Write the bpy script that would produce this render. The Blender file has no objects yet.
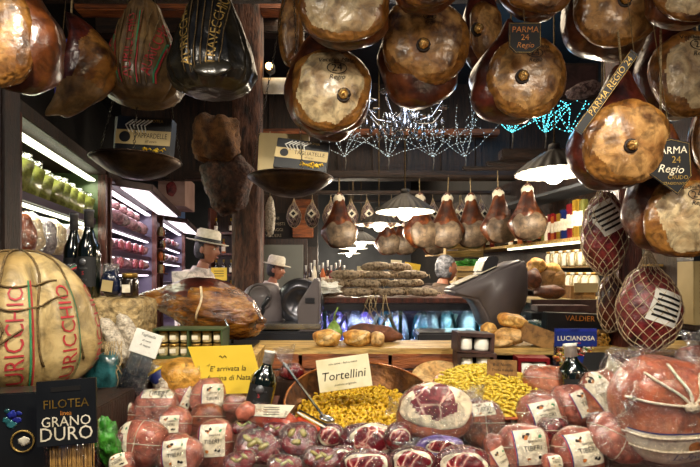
import bpy, bmesh, math, random
from mathutils import Vector, Matrix, noise, Euler
from mathutils.bvhtree import BVHTree
PI = math.pi
F = 450.0; H = 1.4; HY = 275.0
C = bpy.context.scene.collection
def at(px, py, Y): return Vector(((px-350)/F*Y, Y, H+(HY-py)/F*Y))
def sz(p, Y): return p/F*Y
def zof(py, Y): return H+(HY-py)/F*Y
def xof(px, Y): return (px-350)/F*Y
def col(h):
    h = h.lstrip('#'); c = [int(h[i:i+2], 16)/255 for i in (0, 2, 4)]
    return tuple(((x/12.92) if x <= .04045 else ((x+.055)/1.055)**2.4) for x in c)+(1,)
# ---------------------------------------------------------------- materials
MATS = {}
def pm(name, cols, scale=6, rough=.5, metal=0, bump=0, bscale=None, coat=0, kind='noise', stretch=(1,1,1), detail=5, lo=.3, hi=.7, sheen=0, spec=.5, distort=0, cbump=0, speckle=None):
    m = bpy.data.materials.new(name); m.use_nodes = True; nt = m.node_tree; N = nt.nodes; L = nt.links
    b = N['Principled BSDF']; b.inputs['Roughness'].default_value = rough; b.inputs['Metallic'].default_value = metal
    b.inputs['Coat Weight'].default_value = coat; b.inputs['Coat Roughness'].default_value = .12
    b.inputs['Specular IOR Level'].default_value = spec
    if isinstance(cols, str): cols = [cols]
    tc = N.new('ShaderNodeTexCoord'); mp = N.new('ShaderNodeMapping'); mp.inputs['Scale'].default_value = stretch
    L.new(tc.outputs['Object'], mp.inputs['Vector'])
    if len(cols) == 1: cols = [cols[0], cols[0]]
    if kind == 'noise':
        t = N.new('ShaderNodeTexNoise'); t.inputs['Scale'].default_value = scale; t.inputs['Detail'].default_value = detail; t.inputs['Distortion'].default_value = distort; out = t.outputs['Fac']
    elif kind == 'vein':
        n0 = N.new('ShaderNodeTexNoise'); n0.inputs['Scale'].default_value = scale*.9; n0.inputs['Detail'].default_value = 3
        mx = N.new('ShaderNodeMixRGB'); mx.inputs[0].default_value = .045; L.new(mp.outputs[0], mx.inputs[1]); L.new(n0.outputs['Color'], mx.inputs[2]); L.new(mp.outputs[0], n0.inputs['Vector'])
        t = N.new('ShaderNodeTexVoronoi'); t.feature = 'DISTANCE_TO_EDGE'; t.inputs['Scale'].default_value = scale; out = t.outputs['Distance']
        L.new(mx.outputs[0], t.inputs['Vector'])
    elif kind == 'wave':
        t = N.new('ShaderNodeTexWave'); t.inputs['Scale'].default_value = scale; t.inputs['Distortion'].default_value = 4; t.inputs['Detail'].default_value = 3; t.inputs['Detail Scale'].default_value = 2; out = t.outputs['Fac']
    elif kind == 'voronoi':
        t = N.new('ShaderNodeTexVoronoi'); t.inputs['Scale'].default_value = scale; out = t.outputs['Distance']
    if kind != 'vein': L.new(mp.outputs[0], t.inputs['Vector'])
    r = N.new('ShaderNodeValToRGB'); e = r.color_ramp.elements
    while len(e) < len(cols): e.new(.5)
    for i, c in enumerate(cols):
        e[i].position = lo+(hi-lo)*i/(len(cols)-1); 
    for i, c in enumerate(cols): e[i].color = col(c)
    L.new(out, r.inputs[0]); csock = r.outputs[0]
    if speckle is None: speckle = 0 if name.split('_')[0] in ('label', 'paper', 'box', 'tin', 'foil', 'wall', 'hat', 'skin', 'eye', 'fridge', 'door', 'ink', 'machine', 'shade', 'lip', 'floor', 'glass', 'steel', 'red', 'blue', 'green') else .5
    if speckle:  # dark speckle put into the base colour: surface blotches and extra light-dark contrast
        nd = N.new('ShaderNodeTexNoise'); nd.inputs['Scale'].default_value = scale*2.7; nd.inputs['Detail'].default_value = 8; nd.inputs['Roughness'].default_value = .65; nd.inputs['Distortion'].default_value = .8; L.new(mp.outputs[0], nd.inputs['Vector'])
        mr = N.new('ShaderNodeMapRange'); mr.inputs[1].default_value = .38; mr.inputs[2].default_value = .56; mr.inputs[3].default_value = 1-speckle; mr.inputs[4].default_value = 1.08; L.new(nd.outputs['Fac'], mr.inputs[0])
        mm = N.new('ShaderNodeMixRGB'); mm.blend_type = 'MULTIPLY'; mm.inputs[0].default_value = 1; L.new(csock, mm.inputs[1]); L.new(mr.outputs[0], mm.inputs[2]); csock = mm.outputs[0]
    L.new(csock, b.inputs['Base Color'])
    if bump:
        n = N.new('ShaderNodeTexNoise'); n.inputs['Scale'].default_value = bscale or scale*3; n.inputs['Detail'].default_value = 6
        L.new(mp.outputs[0], n.inputs['Vector'])
        bp = N.new('ShaderNodeBump'); bp.inputs['Strength'].default_value = min(1, bump); bp.inputs['Distance'].default_value = .01*max(1, bump)
        L.new(n.outputs['Fac'], bp.inputs['Height']); L.new(bp.outputs[0], b.inputs['Normal'])
        if cbump:
            n2 = N.new('ShaderNodeTexNoise'); n2.inputs['Scale'].default_value = cbump; n2.inputs['Detail'].default_value = 3; n2.inputs['Distortion'].default_value = 1.5; L.new(mp.outputs[0], n2.inputs['Vector'])
            b2 = N.new('ShaderNodeBump'); b2.inputs['Strength'].default_value = 1; b2.inputs['Distance'].default_value = .012
            L.new(n2.outputs['Fac'], b2.inputs['Height']); L.new(b2.outputs[0], b.inputs['Coat Normal'])
        elif coat: L.new(bp.outputs[0], b.inputs['Coat Normal'])
    MATS[name] = m; return m
def em(name, c, st):
    m = bpy.data.materials.new(name); m.use_nodes = True; b = m.node_tree.nodes['Principled BSDF']
    b.inputs['Base Color'].default_value = col(c); b.inputs['Emission Color'].default_value = col(c); b.inputs['Emission Strength'].default_value = st
    MATS[name] = m; return m
def film(name, c='#ffffff', lo=.05, hi=.45, rough=.12, scale=30, bump=.8, diff=0):
    m = bpy.data.materials.new(name); m.use_nodes = True; nt = m.node_tree; N = nt.nodes; L = nt.links; N.clear()
    o = N.new('ShaderNodeOutputMaterial'); mx = N.new('ShaderNodeMixShader'); tr = N.new('ShaderNodeBsdfTransparent'); tr.inputs[0].default_value = col(c)
    g = N.new('ShaderNodeBsdfPrincipled'); g.inputs['Base Color'].default_value = (.5, .5, .5, 1); g.inputs['Roughness'].default_value = rough; g.inputs['Metallic'].default_value = 1-diff
    g.inputs['Base Color'].default_value = (.75, .76, .78, 1)
    tc = N.new('ShaderNodeTexCoord'); n = N.new('ShaderNodeTexNoise'); n.inputs['Scale'].default_value = scale; n.inputs['Detail'].default_value = 4; n.inputs['Distortion'].default_value = 1.2
    L.new(tc.outputs['Object'], n.inputs['Vector'])
    r = N.new('ShaderNodeMapRange'); r.inputs[1].default_value = .4; r.inputs[2].default_value = .7; r.inputs[3].default_value = lo; r.inputs[4].default_value = hi
    L.new(n.outputs['Fac'], r.inputs[0]); L.new(r.outputs[0], mx.inputs[0]); L.new(tr.outputs[0], mx.inputs[1]); L.new(g.outputs[0], mx.inputs[2])
    b = N.new('ShaderNodeBump'); b.inputs['Strength'].default_value = bump; b.inputs['Distance'].default_value = .02; L.new(n.outputs['Fac'], b.inputs['Height']); L.new(b.outputs[0], g.inputs['Normal'])
    L.new(mx.outputs[0], o.inputs[0]); MATS[name] = m; return m
M = MATS
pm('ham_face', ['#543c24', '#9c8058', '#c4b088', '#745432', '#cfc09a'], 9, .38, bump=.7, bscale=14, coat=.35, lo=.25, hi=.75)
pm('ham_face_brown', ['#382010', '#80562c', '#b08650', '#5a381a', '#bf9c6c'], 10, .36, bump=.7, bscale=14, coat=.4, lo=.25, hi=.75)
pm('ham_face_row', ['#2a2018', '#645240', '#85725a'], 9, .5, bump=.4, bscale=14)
pm('ham_rim', ['#2e1806', '#70461a', '#94662e', '#3c200a'], 12, .35, bump=.5, bscale=30, coat=.5)
pm('ham_rind', ['#1c0a05', '#46200e', '#6c3a18', '#2a1008'], 8, .32, bump=.6, bscale=22, coat=.5)
pm('ham_red', ['#180706', '#3c150e', '#5a2414', '#240b08'], 9, .3, bump=.6, bscale=22, coat=.5)
pm('knot_glint', ['#c08428', '#ffe09a'], 60, .18, .7, speckle=0, bump=.6, bscale=90)  # bone-knot colour with the bulb glint put in as bright gold metal
pm('dark_hole', ['#1a0f08', '#2c190c'], 20, .6)
pm('ink', ['#060403', '#0e0a08'], 30, .6)
pm('rope', ['#8a744f', '#c9b48a'], 80, .8, bump=.5, bscale=200)
pm('string_white', ['#b9a98a', '#e8dcc4'], 80, .7)
pm('net', ['#a98f6c', '#dcc9a6'], 60, .7)
pm('net_brown', ['#6a3c1e', '#a06a3c'], 60, .7)
pm('culatello', ['#2c080a', '#681620', '#8a302c', '#200608'], 18, .3, bump=.8, bscale=50, coat=.8, cbump=25)
pm('black_metal', ['#0a0908', '#1c1712'], 12, .4, .7, bump=.2)
pm('pan_metal', ['#1d150f', '#3a2a1c', '#5a4229'], 9, .42, .7, bump=.3, bscale=30)
pm('chain_metal', ['#2a2621', '#6a6256'], 30, .35, .9)
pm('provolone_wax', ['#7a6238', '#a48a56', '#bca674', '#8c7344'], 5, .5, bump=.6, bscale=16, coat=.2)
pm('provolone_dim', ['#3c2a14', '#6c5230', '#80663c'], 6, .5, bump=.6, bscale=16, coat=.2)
pm('black_wax', ['#0b0b09', '#1d1b15', '#2c281e'], 9, .3, bump=.7, bscale=20, coat=.6)
pm('red_print', ['#8f1f22', '#b8323a'], 30, .6)
pm('green_print', ['#1f6a45', '#2d8a5c'], 30, .6)
pm('gold_print', ['#9c7c3c', '#c8a85c'], 30, .45, .3)
pm('cord_brown', ['#4a3a20', '#7a6238'], 60, .8)
pm('pink_meat', ['#5e2018', '#a0503e', '#bc6e58', '#78301f'], 9, .3, bump=.5, bscale=25, coat=.9, cbump=30)
pm('peach_meat', ['#82341c', '#ac5836', '#c27852'], 6, .28, bump=.3, bscale=20, coat=.8, cbump=14)
pm('brown_meat', ['#42160c', '#803620', '#9c5434', '#34100a'], 9, .28, bump=.6, bscale=25, coat=.9, cbump=26)
pm('dark_meat', ['#24060a', '#540c12', '#741a1e', '#1c0405'], 16, .25, bump=.7, bscale=35, coat=1, cbump=28)
pm('red_slices', ['#6c1208', '#a82c14', '#c85232', '#d88a6a'], 14, .25, bump=.4, bscale=30, coat=1, stretch=(1, 14, 1))
pm('marble_red', ['#e0b8a4', '#a84c48', '#78141e', '#640e18'], 26, .25, bump=.3, bscale=40, coat=1, kind='vein', lo=.0, hi=.16, cbump=20)
pm('coppa_red', ['#d0a898', '#7c2230', '#5c101c', '#721a26'], 14, .3, bump=.3, bscale=30, coat=.9, kind='vein', lo=.0, hi=.13, cbump=16)
pm('fat_white', ['#c8b494', '#e6d8be', '#d6c2a0'], 12, .35, bump=.3, bscale=30, coat=.6)
pm('ham_pink', ['#b87a70', '#d8a498', '#c48a80'], 10, .35, coat=.8, bump=.2)
pm('label_cream', ['#d2c9b0', '#e9e2cd', '#c4b998'], 14, .4, bump=.4, bscale=20, coat=.5, cbump=25)
pm('label_white', ['#d8d8d0', '#f0efe6'], 14, .45, bump=.2)
pm('blue_print', ['#1c2460', '#2c3a80'], 20, .5)
pm('orange_print', ['#b06020', '#d08a3a'], 20, .5)
pm('filling_green', ['#4c4818', '#847a3c', '#a09662'], 22, .35, coat=.9, bump=.4)
pm('tortellini', ['#a07808', '#d4aa18', '#ecd044'], 40, .45, bump=.3, speckle=.3)
pm('pasta_yellow', ['#d0ac20', '#ecd24a', '#f2e07c'], 30, .5, bump=.3)
pm('copper', ['#4a2410', '#8a4c22', '#b87840', '#5c2e14'], 9, .35, .85, bump=.5, bscale=25)
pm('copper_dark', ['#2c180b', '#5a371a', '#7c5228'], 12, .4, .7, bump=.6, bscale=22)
pm('terracotta', ['#8a3c18', '#a85226'], 10, .5)
pm('steel', ['#8c8f94', '#b4b7bb'], 10, .25, 1, bump=.1)
pm('paper_yellow', ['#d8b62a', '#e6c740'], 4, .55)
pm('paper_cream', ['#d0c89c', '#e6dfbf', '#c8bd8a'], 8, .6)
pm('kraft', ['#7a5630', '#99733f'], 10, .7, bump=.2)
pm('wood_light', ['#8c6a34', '#b8924e', '#c9a866', '#9a763c'], 3, .5, bump=.4, bscale=30, stretch=(1, 9, 9), kind='noise')
pm('wood_orange', ['#4a2410', '#8c4a1e', '#a8602c'], 4, .5, bump=.5, bscale=30, stretch=(1, 9, 9))
pm('wood_dark', ['#120a06', '#2c1a10', '#3c2415'], 5, .5, bump=.5, bscale=30, stretch=(9, 9, 1))
pm('wood_beam', ['#140c08', '#2e1c12', '#402818'], 5, .55, bump=.5, bscale=30, stretch=(1, 9, 9))
pm('wood_red', ['#2c120b', '#54261a', '#6c3424'], 5, .45, bump=.5, bscale=25, stretch=(8, 8, 1), coat=.2)
pm('bark', ['#1c100a', '#4a2a1c', '#6a4432', '#241410'], 14, .7, bump=1.5, bscale=30, stretch=(2, 2, .5))
pm('burlap', ['#2e1a0a', '#6a4420', '#80582c'], 9, .85, bump=.8, bscale=120)
pm('brown_cone', ['#1c100a', '#4a2c1e', '#6a4430'], 24, .7, bump=1.5, bscale=50)
pm('wall_dark', ['#0c0907', '#1a120d'], 4, .7, bump=.3)
pm('wall_grey', ['#3c3f44', '#55585c'], 2, .7)
pm('floor_tile', ['#2a211b', '#3c3028'], 3, .4, bump=.2)
pm('door_grey', ['#5a5c54', '#6c6e66'], 2, .6)
pm('glass_dark_green', ['#050a05', '#0c160a'], 8, .06, coat=1, spec=.8)
pm('bottle_amber', ['#1c0c04', '#3a1c08'], 8, .08, coat=1)
pm('foil_grey', ['#4a4c50', '#7a7c80'], 30, .35, .5, bump=.2)
pm('foil_white', ['#b8b8b4', '#dadad6'], 30, .4, bump=.3)
pm('label_black', ['#08090b', '#101216'], 10, .65)
pm('box_black', ['#0d0e10', '#1c1e20'], 6, .35, coat=.3, bump=.1)
pm('box_green', ['#2c3a22', '#4a5c38'], 6, .4)
pm('box_brown', ['#4a2c14', '#6c4522'], 6, .5)
pm('box_tan', ['#a08c5c', '#bca878'], 5, .6)
pm('box_pink', ['#8a6a62', '#a88a80'], 5, .5)
pm('box_blue', ['#10205c', '#1c3284'], 5, .35, coat=.4)
pm('plum_box', ['#32201e', '#4c3230'], 5, .5)
pm('navy_pack', ['#0a1024', '#162040'], 12, .25, coat=.8, bump=.5, bscale=18)
pm('spaghetti', ['#a87c3c', '#c89c54', '#7a5426'], 60, .4, bump=.6, bscale=80, stretch=(6, 6, .2), coat=.4)
pm('black_pasta', ['#06080c', '#20303c', '#0c1218'], 60, .25, bump=.8, bscale=80, stretch=(6, 6, .2), coat=.9)
pm('slab_cheese', ['#54401f', '#9a8050', '#c0a878', '#6a5230'], 14, .75, bump=3, bscale=22)
pm('cheese_wheel', ['#a8741c', '#c8923a', '#d8a850'], 12, .45, bump=.6, bscale=60, coat=.3)
pm('cheese_slice', ['#c9a878', '#d8be94', '#e2d0ac'], 10, .5, coat=.5, bump=.2)
pm('salami_white', ['#8c8070', '#bcb09c', '#d6ccba', '#7a6a58'], 40, .75, bump=.9, bscale=60)
pm('salami_stack', ['#4a3a2a', '#8a765c', '#b09c80', '#3a2c20'], 30, .75, bump=.9, bscale=60)
pm('salami_dark', ['#1c1214', '#4a3234', '#8a7470', '#2c1c1e'], 36, .6, bump=.8, bscale=60)
pm('fridge_shelf', ['#4a4450', '#6a6470'], 5, .35, .3)
pm('fridge_plum', ['#2c2030', '#46344c'], 6, .4)
pm('fridge_wall', ['#4a4458', '#5e566e'], 3, .5)
pm('fridge_wall_green', ['#34442a', '#4c5e3a'], 3, .5)
pm('pack_green', ['#4c5420', '#8a9042', '#b0b468'], 14, .3, coat=.9, bump=.5, bscale=20)
pm('pack_white', ['#5c5058', '#a89ca2', '#c8bec2'], 20, .3, coat=.9, bump=.8, bscale=24)
pm('pack_orange', ['#7c3410', '#a85422'], 14, .3, coat=.9)
pm('cut_pink', ['#e0b8b0', '#a83850', '#8c2440', '#a03048'], 30, .35, kind='vein', lo=0, hi=.15, coat=.5)
pm('coppa_casing', ['#2c141c', '#6c4048', '#9a7072', '#3c1c24'], 26, .5, bump=.7, bscale=50, coat=.4)
pm('machine_grey', ['#524b4c', '#625a5c'], 3, .5, coat=.1)
pm('machine_dark', ['#26272c', '#3a3c42'], 3, .3, .3)
pm('machine_disc', ['#4a4a50', '#68686e'], 4, .25, .8)
pm('receipt', ['#a89880', '#c8bca4', '#8c7c64'], 20, .6)
pm('skin', ['#8a5540', '#a06a50'], 8, .5, bump=.1)
pm('hair_dark', ['#0c0908', '#1a1412'], 60, .5, bump=.8, bscale=120, stretch=(1, 1, .2))
pm('hair_grey', ['#1c1c20', '#6a6c74', '#9a9ca4'], 30, .5, bump=1, bscale=80, stretch=(1, .3, 1))
pm('shirt', ['#c8bab4', '#e6dcd8'], 5, .8, bump=.5, bscale=12)
pm('hat_straw', ['#cfc6b4', '#ece4d4'], 40, .7, bump=.4, bscale=150)
pm('hat_band', ['#0c0c10', '#16161c'], 10, .6)
pm('coat_brown', ['#3a2c20', '#5c4838'], 6, .85, bump=.3)
pm('trousers', ['#14141a', '#20202a'], 6, .8)
pm('shoe', ['#0c0a08', '#16120e'], 6, .4)
pm('eye', ['#e8e4dc', '#f0ece4'], 5, .3)
pm('lip', ['#7c3c34', '#8c4a40'], 5, .4)
pm('bread', ['#8a5418', '#c08434', '#dcb060', '#a46a24'], 14, .6, bump=.7, bscale=30)
pm('bread_dark', ['#3c1c0c', '#5c3018', '#6c3c20'], 12, .6, bump=.7, bscale=30)
pm('bread_pale', ['#a07038', '#c89c5c', '#e0bc84'], 12, .6, bump=.5, bscale=30)
pm('flour', ['#c8a060', '#e6cf9c'], 20, .8)
pm('pear', ['#4a6a24', '#7c9a44', '#8cac54'], 8, .35, coat=.3)
pm('leaf', ['#0c300a', '#2c7c1c', '#4ca034'], 20, .4, coat=.6, bump=.6)
pm('violet_pack', ['#2c1c4c', '#5c4488', '#8c78b8', '#3c2860'], 18, .3, coat=.8, bump=.7, bscale=22)
pm('teal_pack', ['#0c2c30', '#1c5458', '#3c8088'], 12, .3, coat=.8, bump=.5)
pm('grey_pack', ['#2c2e34', '#5a5e66', '#7c8088'], 14, .35, coat=.6, bump=.6)
pm('shade_out', ['#241f1c', '#3c3630'], 8, .5, bump=.2)
pm('shade_in', ['#a8a49a', '#c8c4ba'], 8, .6)
pm('crystal', ['#7c8088', '#b8bcc4'], 30, .08, .9, bump=.3)
pm('branch', ['#5c544c', '#8c8478'], 30, .5)
pm('chalk_board', ['#0c0808', '#1a1210'], 6, .6)
pm('chalk', ['#9c8c78', '#c8b898'], 30, .8)
pm('tin_red', ['#6c1018', '#8c1c24'], 5, .35, .3); pm('tin_gold', ['#9c7c20', '#c8a43c'], 5, .3, .5); pm('tin_blue', ['#14245c', '#24387c'], 5, .35, .3)
pm('tin_orange', ['#a04c18', '#bc6428'], 5, .4); pm('tin_white', ['#a8a49c', '#ccc8c0'], 5, .4); pm('tin_olive', ['#4c4c20', '#6c6c30'], 5, .4)
pm('jar_lid', ['#8c6c2c', '#b8944c'], 20, .3, .6)
pm('jar_black', ['#14100c', '#2c2014'], 12, .15, coat=1)
pm('jar_pale', ['#8c7c54', '#b8a878'], 20, .2, coat=.8)
pm('poster_blue', ['#0c1444', '#1c2c8c', '#3a2c8c'], 6, .4)
em('bulb_white', '#fff4e4', 9); em('bulb_warm', '#ffc070', 12); em('strip_light', '#f6eaf6', 2.2); em('strip_green', '#fbffe0', 2.2); em('panel_light', '#f4e6ea', 1.3)
em('led_cyan', '#58e0f0', 4.5); em('led_white', '#d8ecf0', 1.1); em('backlit', '#ffe2a0', .8)
film('wrap', lo=.04, hi=.42, scale=60, rough=.09, bump=1); film('wrap_heavy', lo=.12, hi=.6, scale=60, rough=.1, bump=1); film('clear_bag', lo=.04, hi=.3, scale=12, rough=.08); film('pane', '#f4fbff', .03, .06, .02, 3, 0)
film('crumple', lo=.3, hi=.85, scale=45, rough=.15, bump=1)
film('case_glass', '#dcf0f0', .05, .12, .02, 4, .05)
# ---------------------------------------------------------------- shapes -> (verts, faces)
def V(*a): return Vector(a)
class Blob:
    def __init__(s, rx, ry, rz, e=2.2, amp=.05, freq=3, seed=0, post=None, a2=0, f2=12):
        s.__dict__.update(rx=rx, ry=ry, rz=rz, e=e, amp=amp, freq=freq, seed=seed, post=post, a2=a2, f2=f2)
    def pt(s, th, ph, k=1.0):
        d = V(math.cos(ph)*math.cos(th), math.cos(ph)*math.sin(th), math.sin(ph))
        q = (abs(d.x)**s.e+abs(d.y)**s.e+abs(d.z)**s.e)**(-1/s.e)
        n = noise.noise(d*s.freq*.5+V(s.seed*7.3, s.seed*3.1, 1.7))*s.amp*2
        if s.a2: n += noise.noise(d*s.f2+V(s.seed, 2, 5))*s.a2
        p = d*q*(1+n); p = V(p.x*s.rx, p.y*s.ry, p.z*s.rz)
        if s.post: p = s.post(p)
        return p*k
    def mesh(s, nu=28, nv=16, k=1.0):
        v = [s.pt(0, -PI/2, k)]; f = []
        for j in range(1, nv):
            for i in range(nu): v.append(s.pt(2*PI*i/nu, -PI/2+PI*j/nv, k))
        v.append(s.pt(0, PI/2, k)); T = len(v)-1
        for i in range(nu): f.append((0, 1+(i+1) % nu, 1+i))
        for j in range(nv-2):
            for i in range(nu):
                a = 1+j*nu; b = a+nu; f.append((a+i, a+(i+1) % nu, b+(i+1) % nu, b+i))
        a = 1+(nv-2)*nu
        for i in range(nu): f.append((a+i, a+(i+1) % nu, T))
        return v, f
def box(sx, sy, sz_, c=(0, 0, 0), bev=0, seg=2):
    bm = bmesh.new(); bmesh.ops.create_cube(bm, size=1)
    for v in bm.verts: v.co = V(v.co.x*sx+c[0], v.co.y*sy+c[1], v.co.z*sz_+c[2])
    if bev: bmesh.ops.bevel(bm, geom=bm.edges[:], offset=min(bev, min(sx, sy, sz_)*.45), segments=seg, affect='EDGES')
    r = ([v.co.copy() for v in bm.verts], [tuple(x.index for x in fc.verts) for fc in bm.faces]); 
    bm.verts.index_update(); r = ([v.co.copy() for v in bm.verts], [tuple(x.index for x in fc.verts) for fc in bm.faces]); bm.free(); return r
def lathe(prof, n=24, rip=None):
    v = []; f = []
    for j, (r, z) in enumerate(prof):
        for i in range(n):
            t = 2*PI*i/n; rr = r*(rip(t, j) if rip else 1); v.append(V(rr*math.cos(t), rr*math.sin(t), z))
    for j in range(len(prof)-1):
        for i in range(n): f.append((j*n+i, j*n+(i+1) % n, (j+1)*n+(i+1) % n, (j+1)*n+i))
    if prof[0][0] > 1e-6: f.append(tuple(reversed(range(n))))
    if prof[-1][0] > 1e-6: f.append(tuple((len(prof)-1)*n+i for i in range(n)))
    return v, f
def lathe_open(prof, n=24, rip=None):
    v, f = lathe(prof, n, rip); return v, [x for x in f if len(x) <= 4]
def tube(pts, r, n=6, closed=False):
    pts = [Vector(p) for p in pts]; v = []; f = []; K = len(pts)
    up = V(.31, .2, .93)
    for i, p in enumerate(pts):
        a = pts[(i-1) % K] if (closed or i > 0) else pts[0]; b = pts[(i+1) % K] if (closed or i < K-1) else pts[-1]
        t = (b-a); t = t.normalized() if t.length > 1e-9 else V(0, 0, 1)
        x = t.cross(up); x = x.normalized() if x.length > 1e-4 else V(1, 0, 0)
        y = t.cross(x); up = x.cross(t) if False else up
        rr = r[i] if isinstance(r, (list, tuple)) else r
        for k in range(n): v.append(p+(x*math.cos(2*PI*k/n)+y*math.sin(2*PI*k/n))*rr)
    for i in range(K if closed else K-1):
        a = i*n; b = ((i+1) % K)*n
        for k in range(n): f.append((a+k, a+(k+1) % n, b+(k+1) % n, b+k))
    if not closed: f.append(tuple(reversed(range(n)))); f.append(tuple((K-1)*n+k for k in range(n)))
    return v, f
def prism(poly, y0, y1):
    n = len(poly); v = [V(x, y0, z) for x, z in poly]+[V(x, y1, z) for x, z in poly]
    f = [tuple(range(n)), tuple(reversed(range(n, 2*n)))]+[(i, i+n, (i+1) % n+n, (i+1) % n) for i in range(n)]
    return v, f
def roundbox(poly, y0, y1, bev, seg=3):
    v, f = prism(poly, y0, y1); bm = bmesh.new(); vs = [bm.verts.new(p) for p in v]
    for q in f: bm.faces.new([vs[i] for i in q])
    bmesh.ops.recalc_face_normals(bm, faces=bm.faces[:]); bmesh.ops.bevel(bm, geom=bm.edges[:], offset=bev, segments=seg, affect='EDGES'); bm.verts.index_update()
    r = ([v.co.copy() for v in bm.verts], [tuple(x.index for x in fc.verts) for fc in bm.faces]); bm.free(); return r
TX = {}
def text2d(body, size=1, shear=0, sub=0):
    k = (body, shear, sub)
    if k not in TX:
        c = bpy.data.curves.new('t', 'FONT'); c.body = body; c.align_x = 'CENTER'; c.align_y = 'CENTER'; c.shear = shear; c.resolution_u = 2
        o = bpy.data.objects.new('t', c); C.objects.link(o); dg = bpy.context.evaluated_depsgraph_get(); dg.update()
        me = bpy.data.meshes.new_from_object(o.evaluated_get(dg)); bm = bmesh.new(); bm.from_mesh(me)
        bmesh.ops.remove_doubles(bm, verts=bm.verts[:], dist=1e-5)
        if sub:
            bmesh.ops.triangulate(bm, faces=bm.faces[:])
            for _ in range(3):
                ed = [e for e in bm.edges if e.calc_length() > sub]
                if ed: bmesh.ops.subdivide_edges(bm, edges=ed, cuts=1); bmesh.ops.triangulate(bm, faces=[x for x in bm.faces if len(x.verts) > 3])
        bm.verts.index_update()
        TX[k] = ([(v.co.x, v.co.y) for v in bm.verts], [tuple(x.index for x in fc.verts) for fc in bm.faces]); bm.free()
        bpy.data.objects.remove(o); bpy.data.curves.remove(c); bpy.data.meshes.remove(me)
    v, f = TX[k]; return [(x*size, y*size) for x, y in v], f
def flat(v2, f, y=0, rot=0, dx=0, dz=0):
    c, s = math.cos(rot), math.sin(rot)
    return [V(x*c-z*s+dx, y, x*s+z*c+dz) for x, z in v2], f
class Drape:
    def __init__(s, vf, c=(0, 0), off=.0015):
        s.b = BVHTree.FromPolygons([tuple(p) for p in vf[0]], vf[1]); s.c = c; s.off = off
    def __call__(s, x, z):
        for k in range(40):
            t = 1-.025*k; X = s.c[0]+(x-s.c[0])*t; Z = s.c[1]+(z-s.c[1])*t
            h = s.b.ray_cast(V(X, -3, Z), V(0, 1, 0))
            if h[0]: return h[0]+V(0, -s.off, 0)
        return V(x, 0, z)
    def wrap(s, v2, f, rot=0, dx=0, dz=0):
        c, q = math.cos(rot), math.sin(rot)
        return [s(x*c-z*q+dx, x*q+z*c+dz) for x, z in v2], f
def grid2(w, h, nx=10, nz=10, fn=None):
    v = []; f = []
    for j in range(nz+1):
        for i in range(nx+1):
            x = (i/nx-.5)*w; z = (j/nz-.5)*h
            v.append(fn(x, z) if fn else (x, z))
    for j in range(nz):
        for i in range(nx): a = j*(nx+1)+i; f.append((a, a+1, a+nx+2, a+nx+1))
    return v, f
def sheet(w, h, nx, nz, yf, th=.0008):
    """thin sheet with thickness, local XZ, y from yf"""
    v2, f = grid2(w, h, nx, nz); n = len(v2)
    v = [V(x, yf(x, z), z) for x, z in v2]+[V(x, yf(x, z)+th, z) for x, z in v2]
    g = f+[tuple(i+n for i in reversed(q)) for q in f]
    bd = [i for i in range(nx)]+[(j+1)*(nx+1)-1 for j in range(nz)]+[nz*(nx+1)+nx-i for i in range(nx)]+[(nz-j)*(nx+1) for j in range(nz)]
    for i in range(len(bd)): a, b = bd[i], bd[(i+1) % len(bd)]; g.append((b, a, a+n, b+n))
    return v, g
# ---------------------------------------------------------------- mesh builder
class MB:
    def __init__(s): s.v = []; s.f = []; s.m = []; s.sm = []; s.mats = []
    def add(s, vf, mat, smooth=True, X=None, pick=None):
        v, f = vf; o = len(s.v)
        if X is not None: v = [X @ p for p in v]
        s.v += v
        ml = mat if isinstance(mat, (list, tuple)) else [mat]
        ix = []
        for q in ml:
            if q not in s.mats: s.mats.append(q)
            ix.append(s.mats.index(q))
        for fc in f:
            s.f.append(tuple(i+o for i in fc)); s.sm.append(smooth)
            if pick: c = sum((v[i] for i in fc), V(0, 0, 0))/len(fc); s.m.append(ix[pick(c)])
            else: s.m.append(ix[0])
        return s
    def build(s, name, parent=None, loc=None, rot=None):
        me = bpy.data.meshes.new(name); me.from_pydata([tuple(p) for p in s.v], [], s.f)
        for q in s.mats: me.materials.append(MATS[q])
        me.polygons.foreach_set('material_index', s.m); me.polygons.foreach_set('use_smooth', s.sm); me.update()
        o = bpy.data.objects.new(name, me); C.objects.link(o); o.parent = parent
        if loc is not None: o.location = loc
        if rot is not None: o.rotation_euler = rot
        return o
def one(name, vf, mat, parent=None, smooth=True, loc=None, rot=None, pick=None):
    return MB().add(vf, mat, smooth, pick=pick).build(name, parent, loc, rot)
def tag(o, label, cat, group=None):
    o['label'] = label; o['category'] = cat
    if group: o['group'] = group
    return o
def thing(name, label, cat, loc=(0, 0, 0), rot=(0, 0, 0), group=None):
    o = bpy.data.objects.new(name, None); o.empty_display_size = .05; C.objects.link(o); o.location = loc; o.rotation_euler = rot
    return tag(o, label, cat, group)
def struct(name, vf, mat, loc=None, rot=None, smooth=False):
    o = one(name, vf, mat, None, smooth, loc, rot); o['kind'] = 'structure'; return o
def dup(r0, loc, rot=None, scale=None, label=None):
    def cp(o, par):
        c = o.copy(); C.objects.link(c); c.parent = par
        for ch in o.children: cp(ch, c)
        return c
    r = cp(r0, None); r.location = loc
    if rot is not None: r.rotation_euler = rot
    if scale: r.scale = (scale,)*3 if isinstance(scale, (int, float)) else scale
    if label: r['label'] = label
    return r
def T(x=0, y=0, z=0, rx=0, ry=0, rz=0, s=1):
    return Matrix.Translation((x, y, z)) @ Euler((rx, ry, rz)).to_matrix().to_4x4() @ Matrix.Scale(s, 4)
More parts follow.
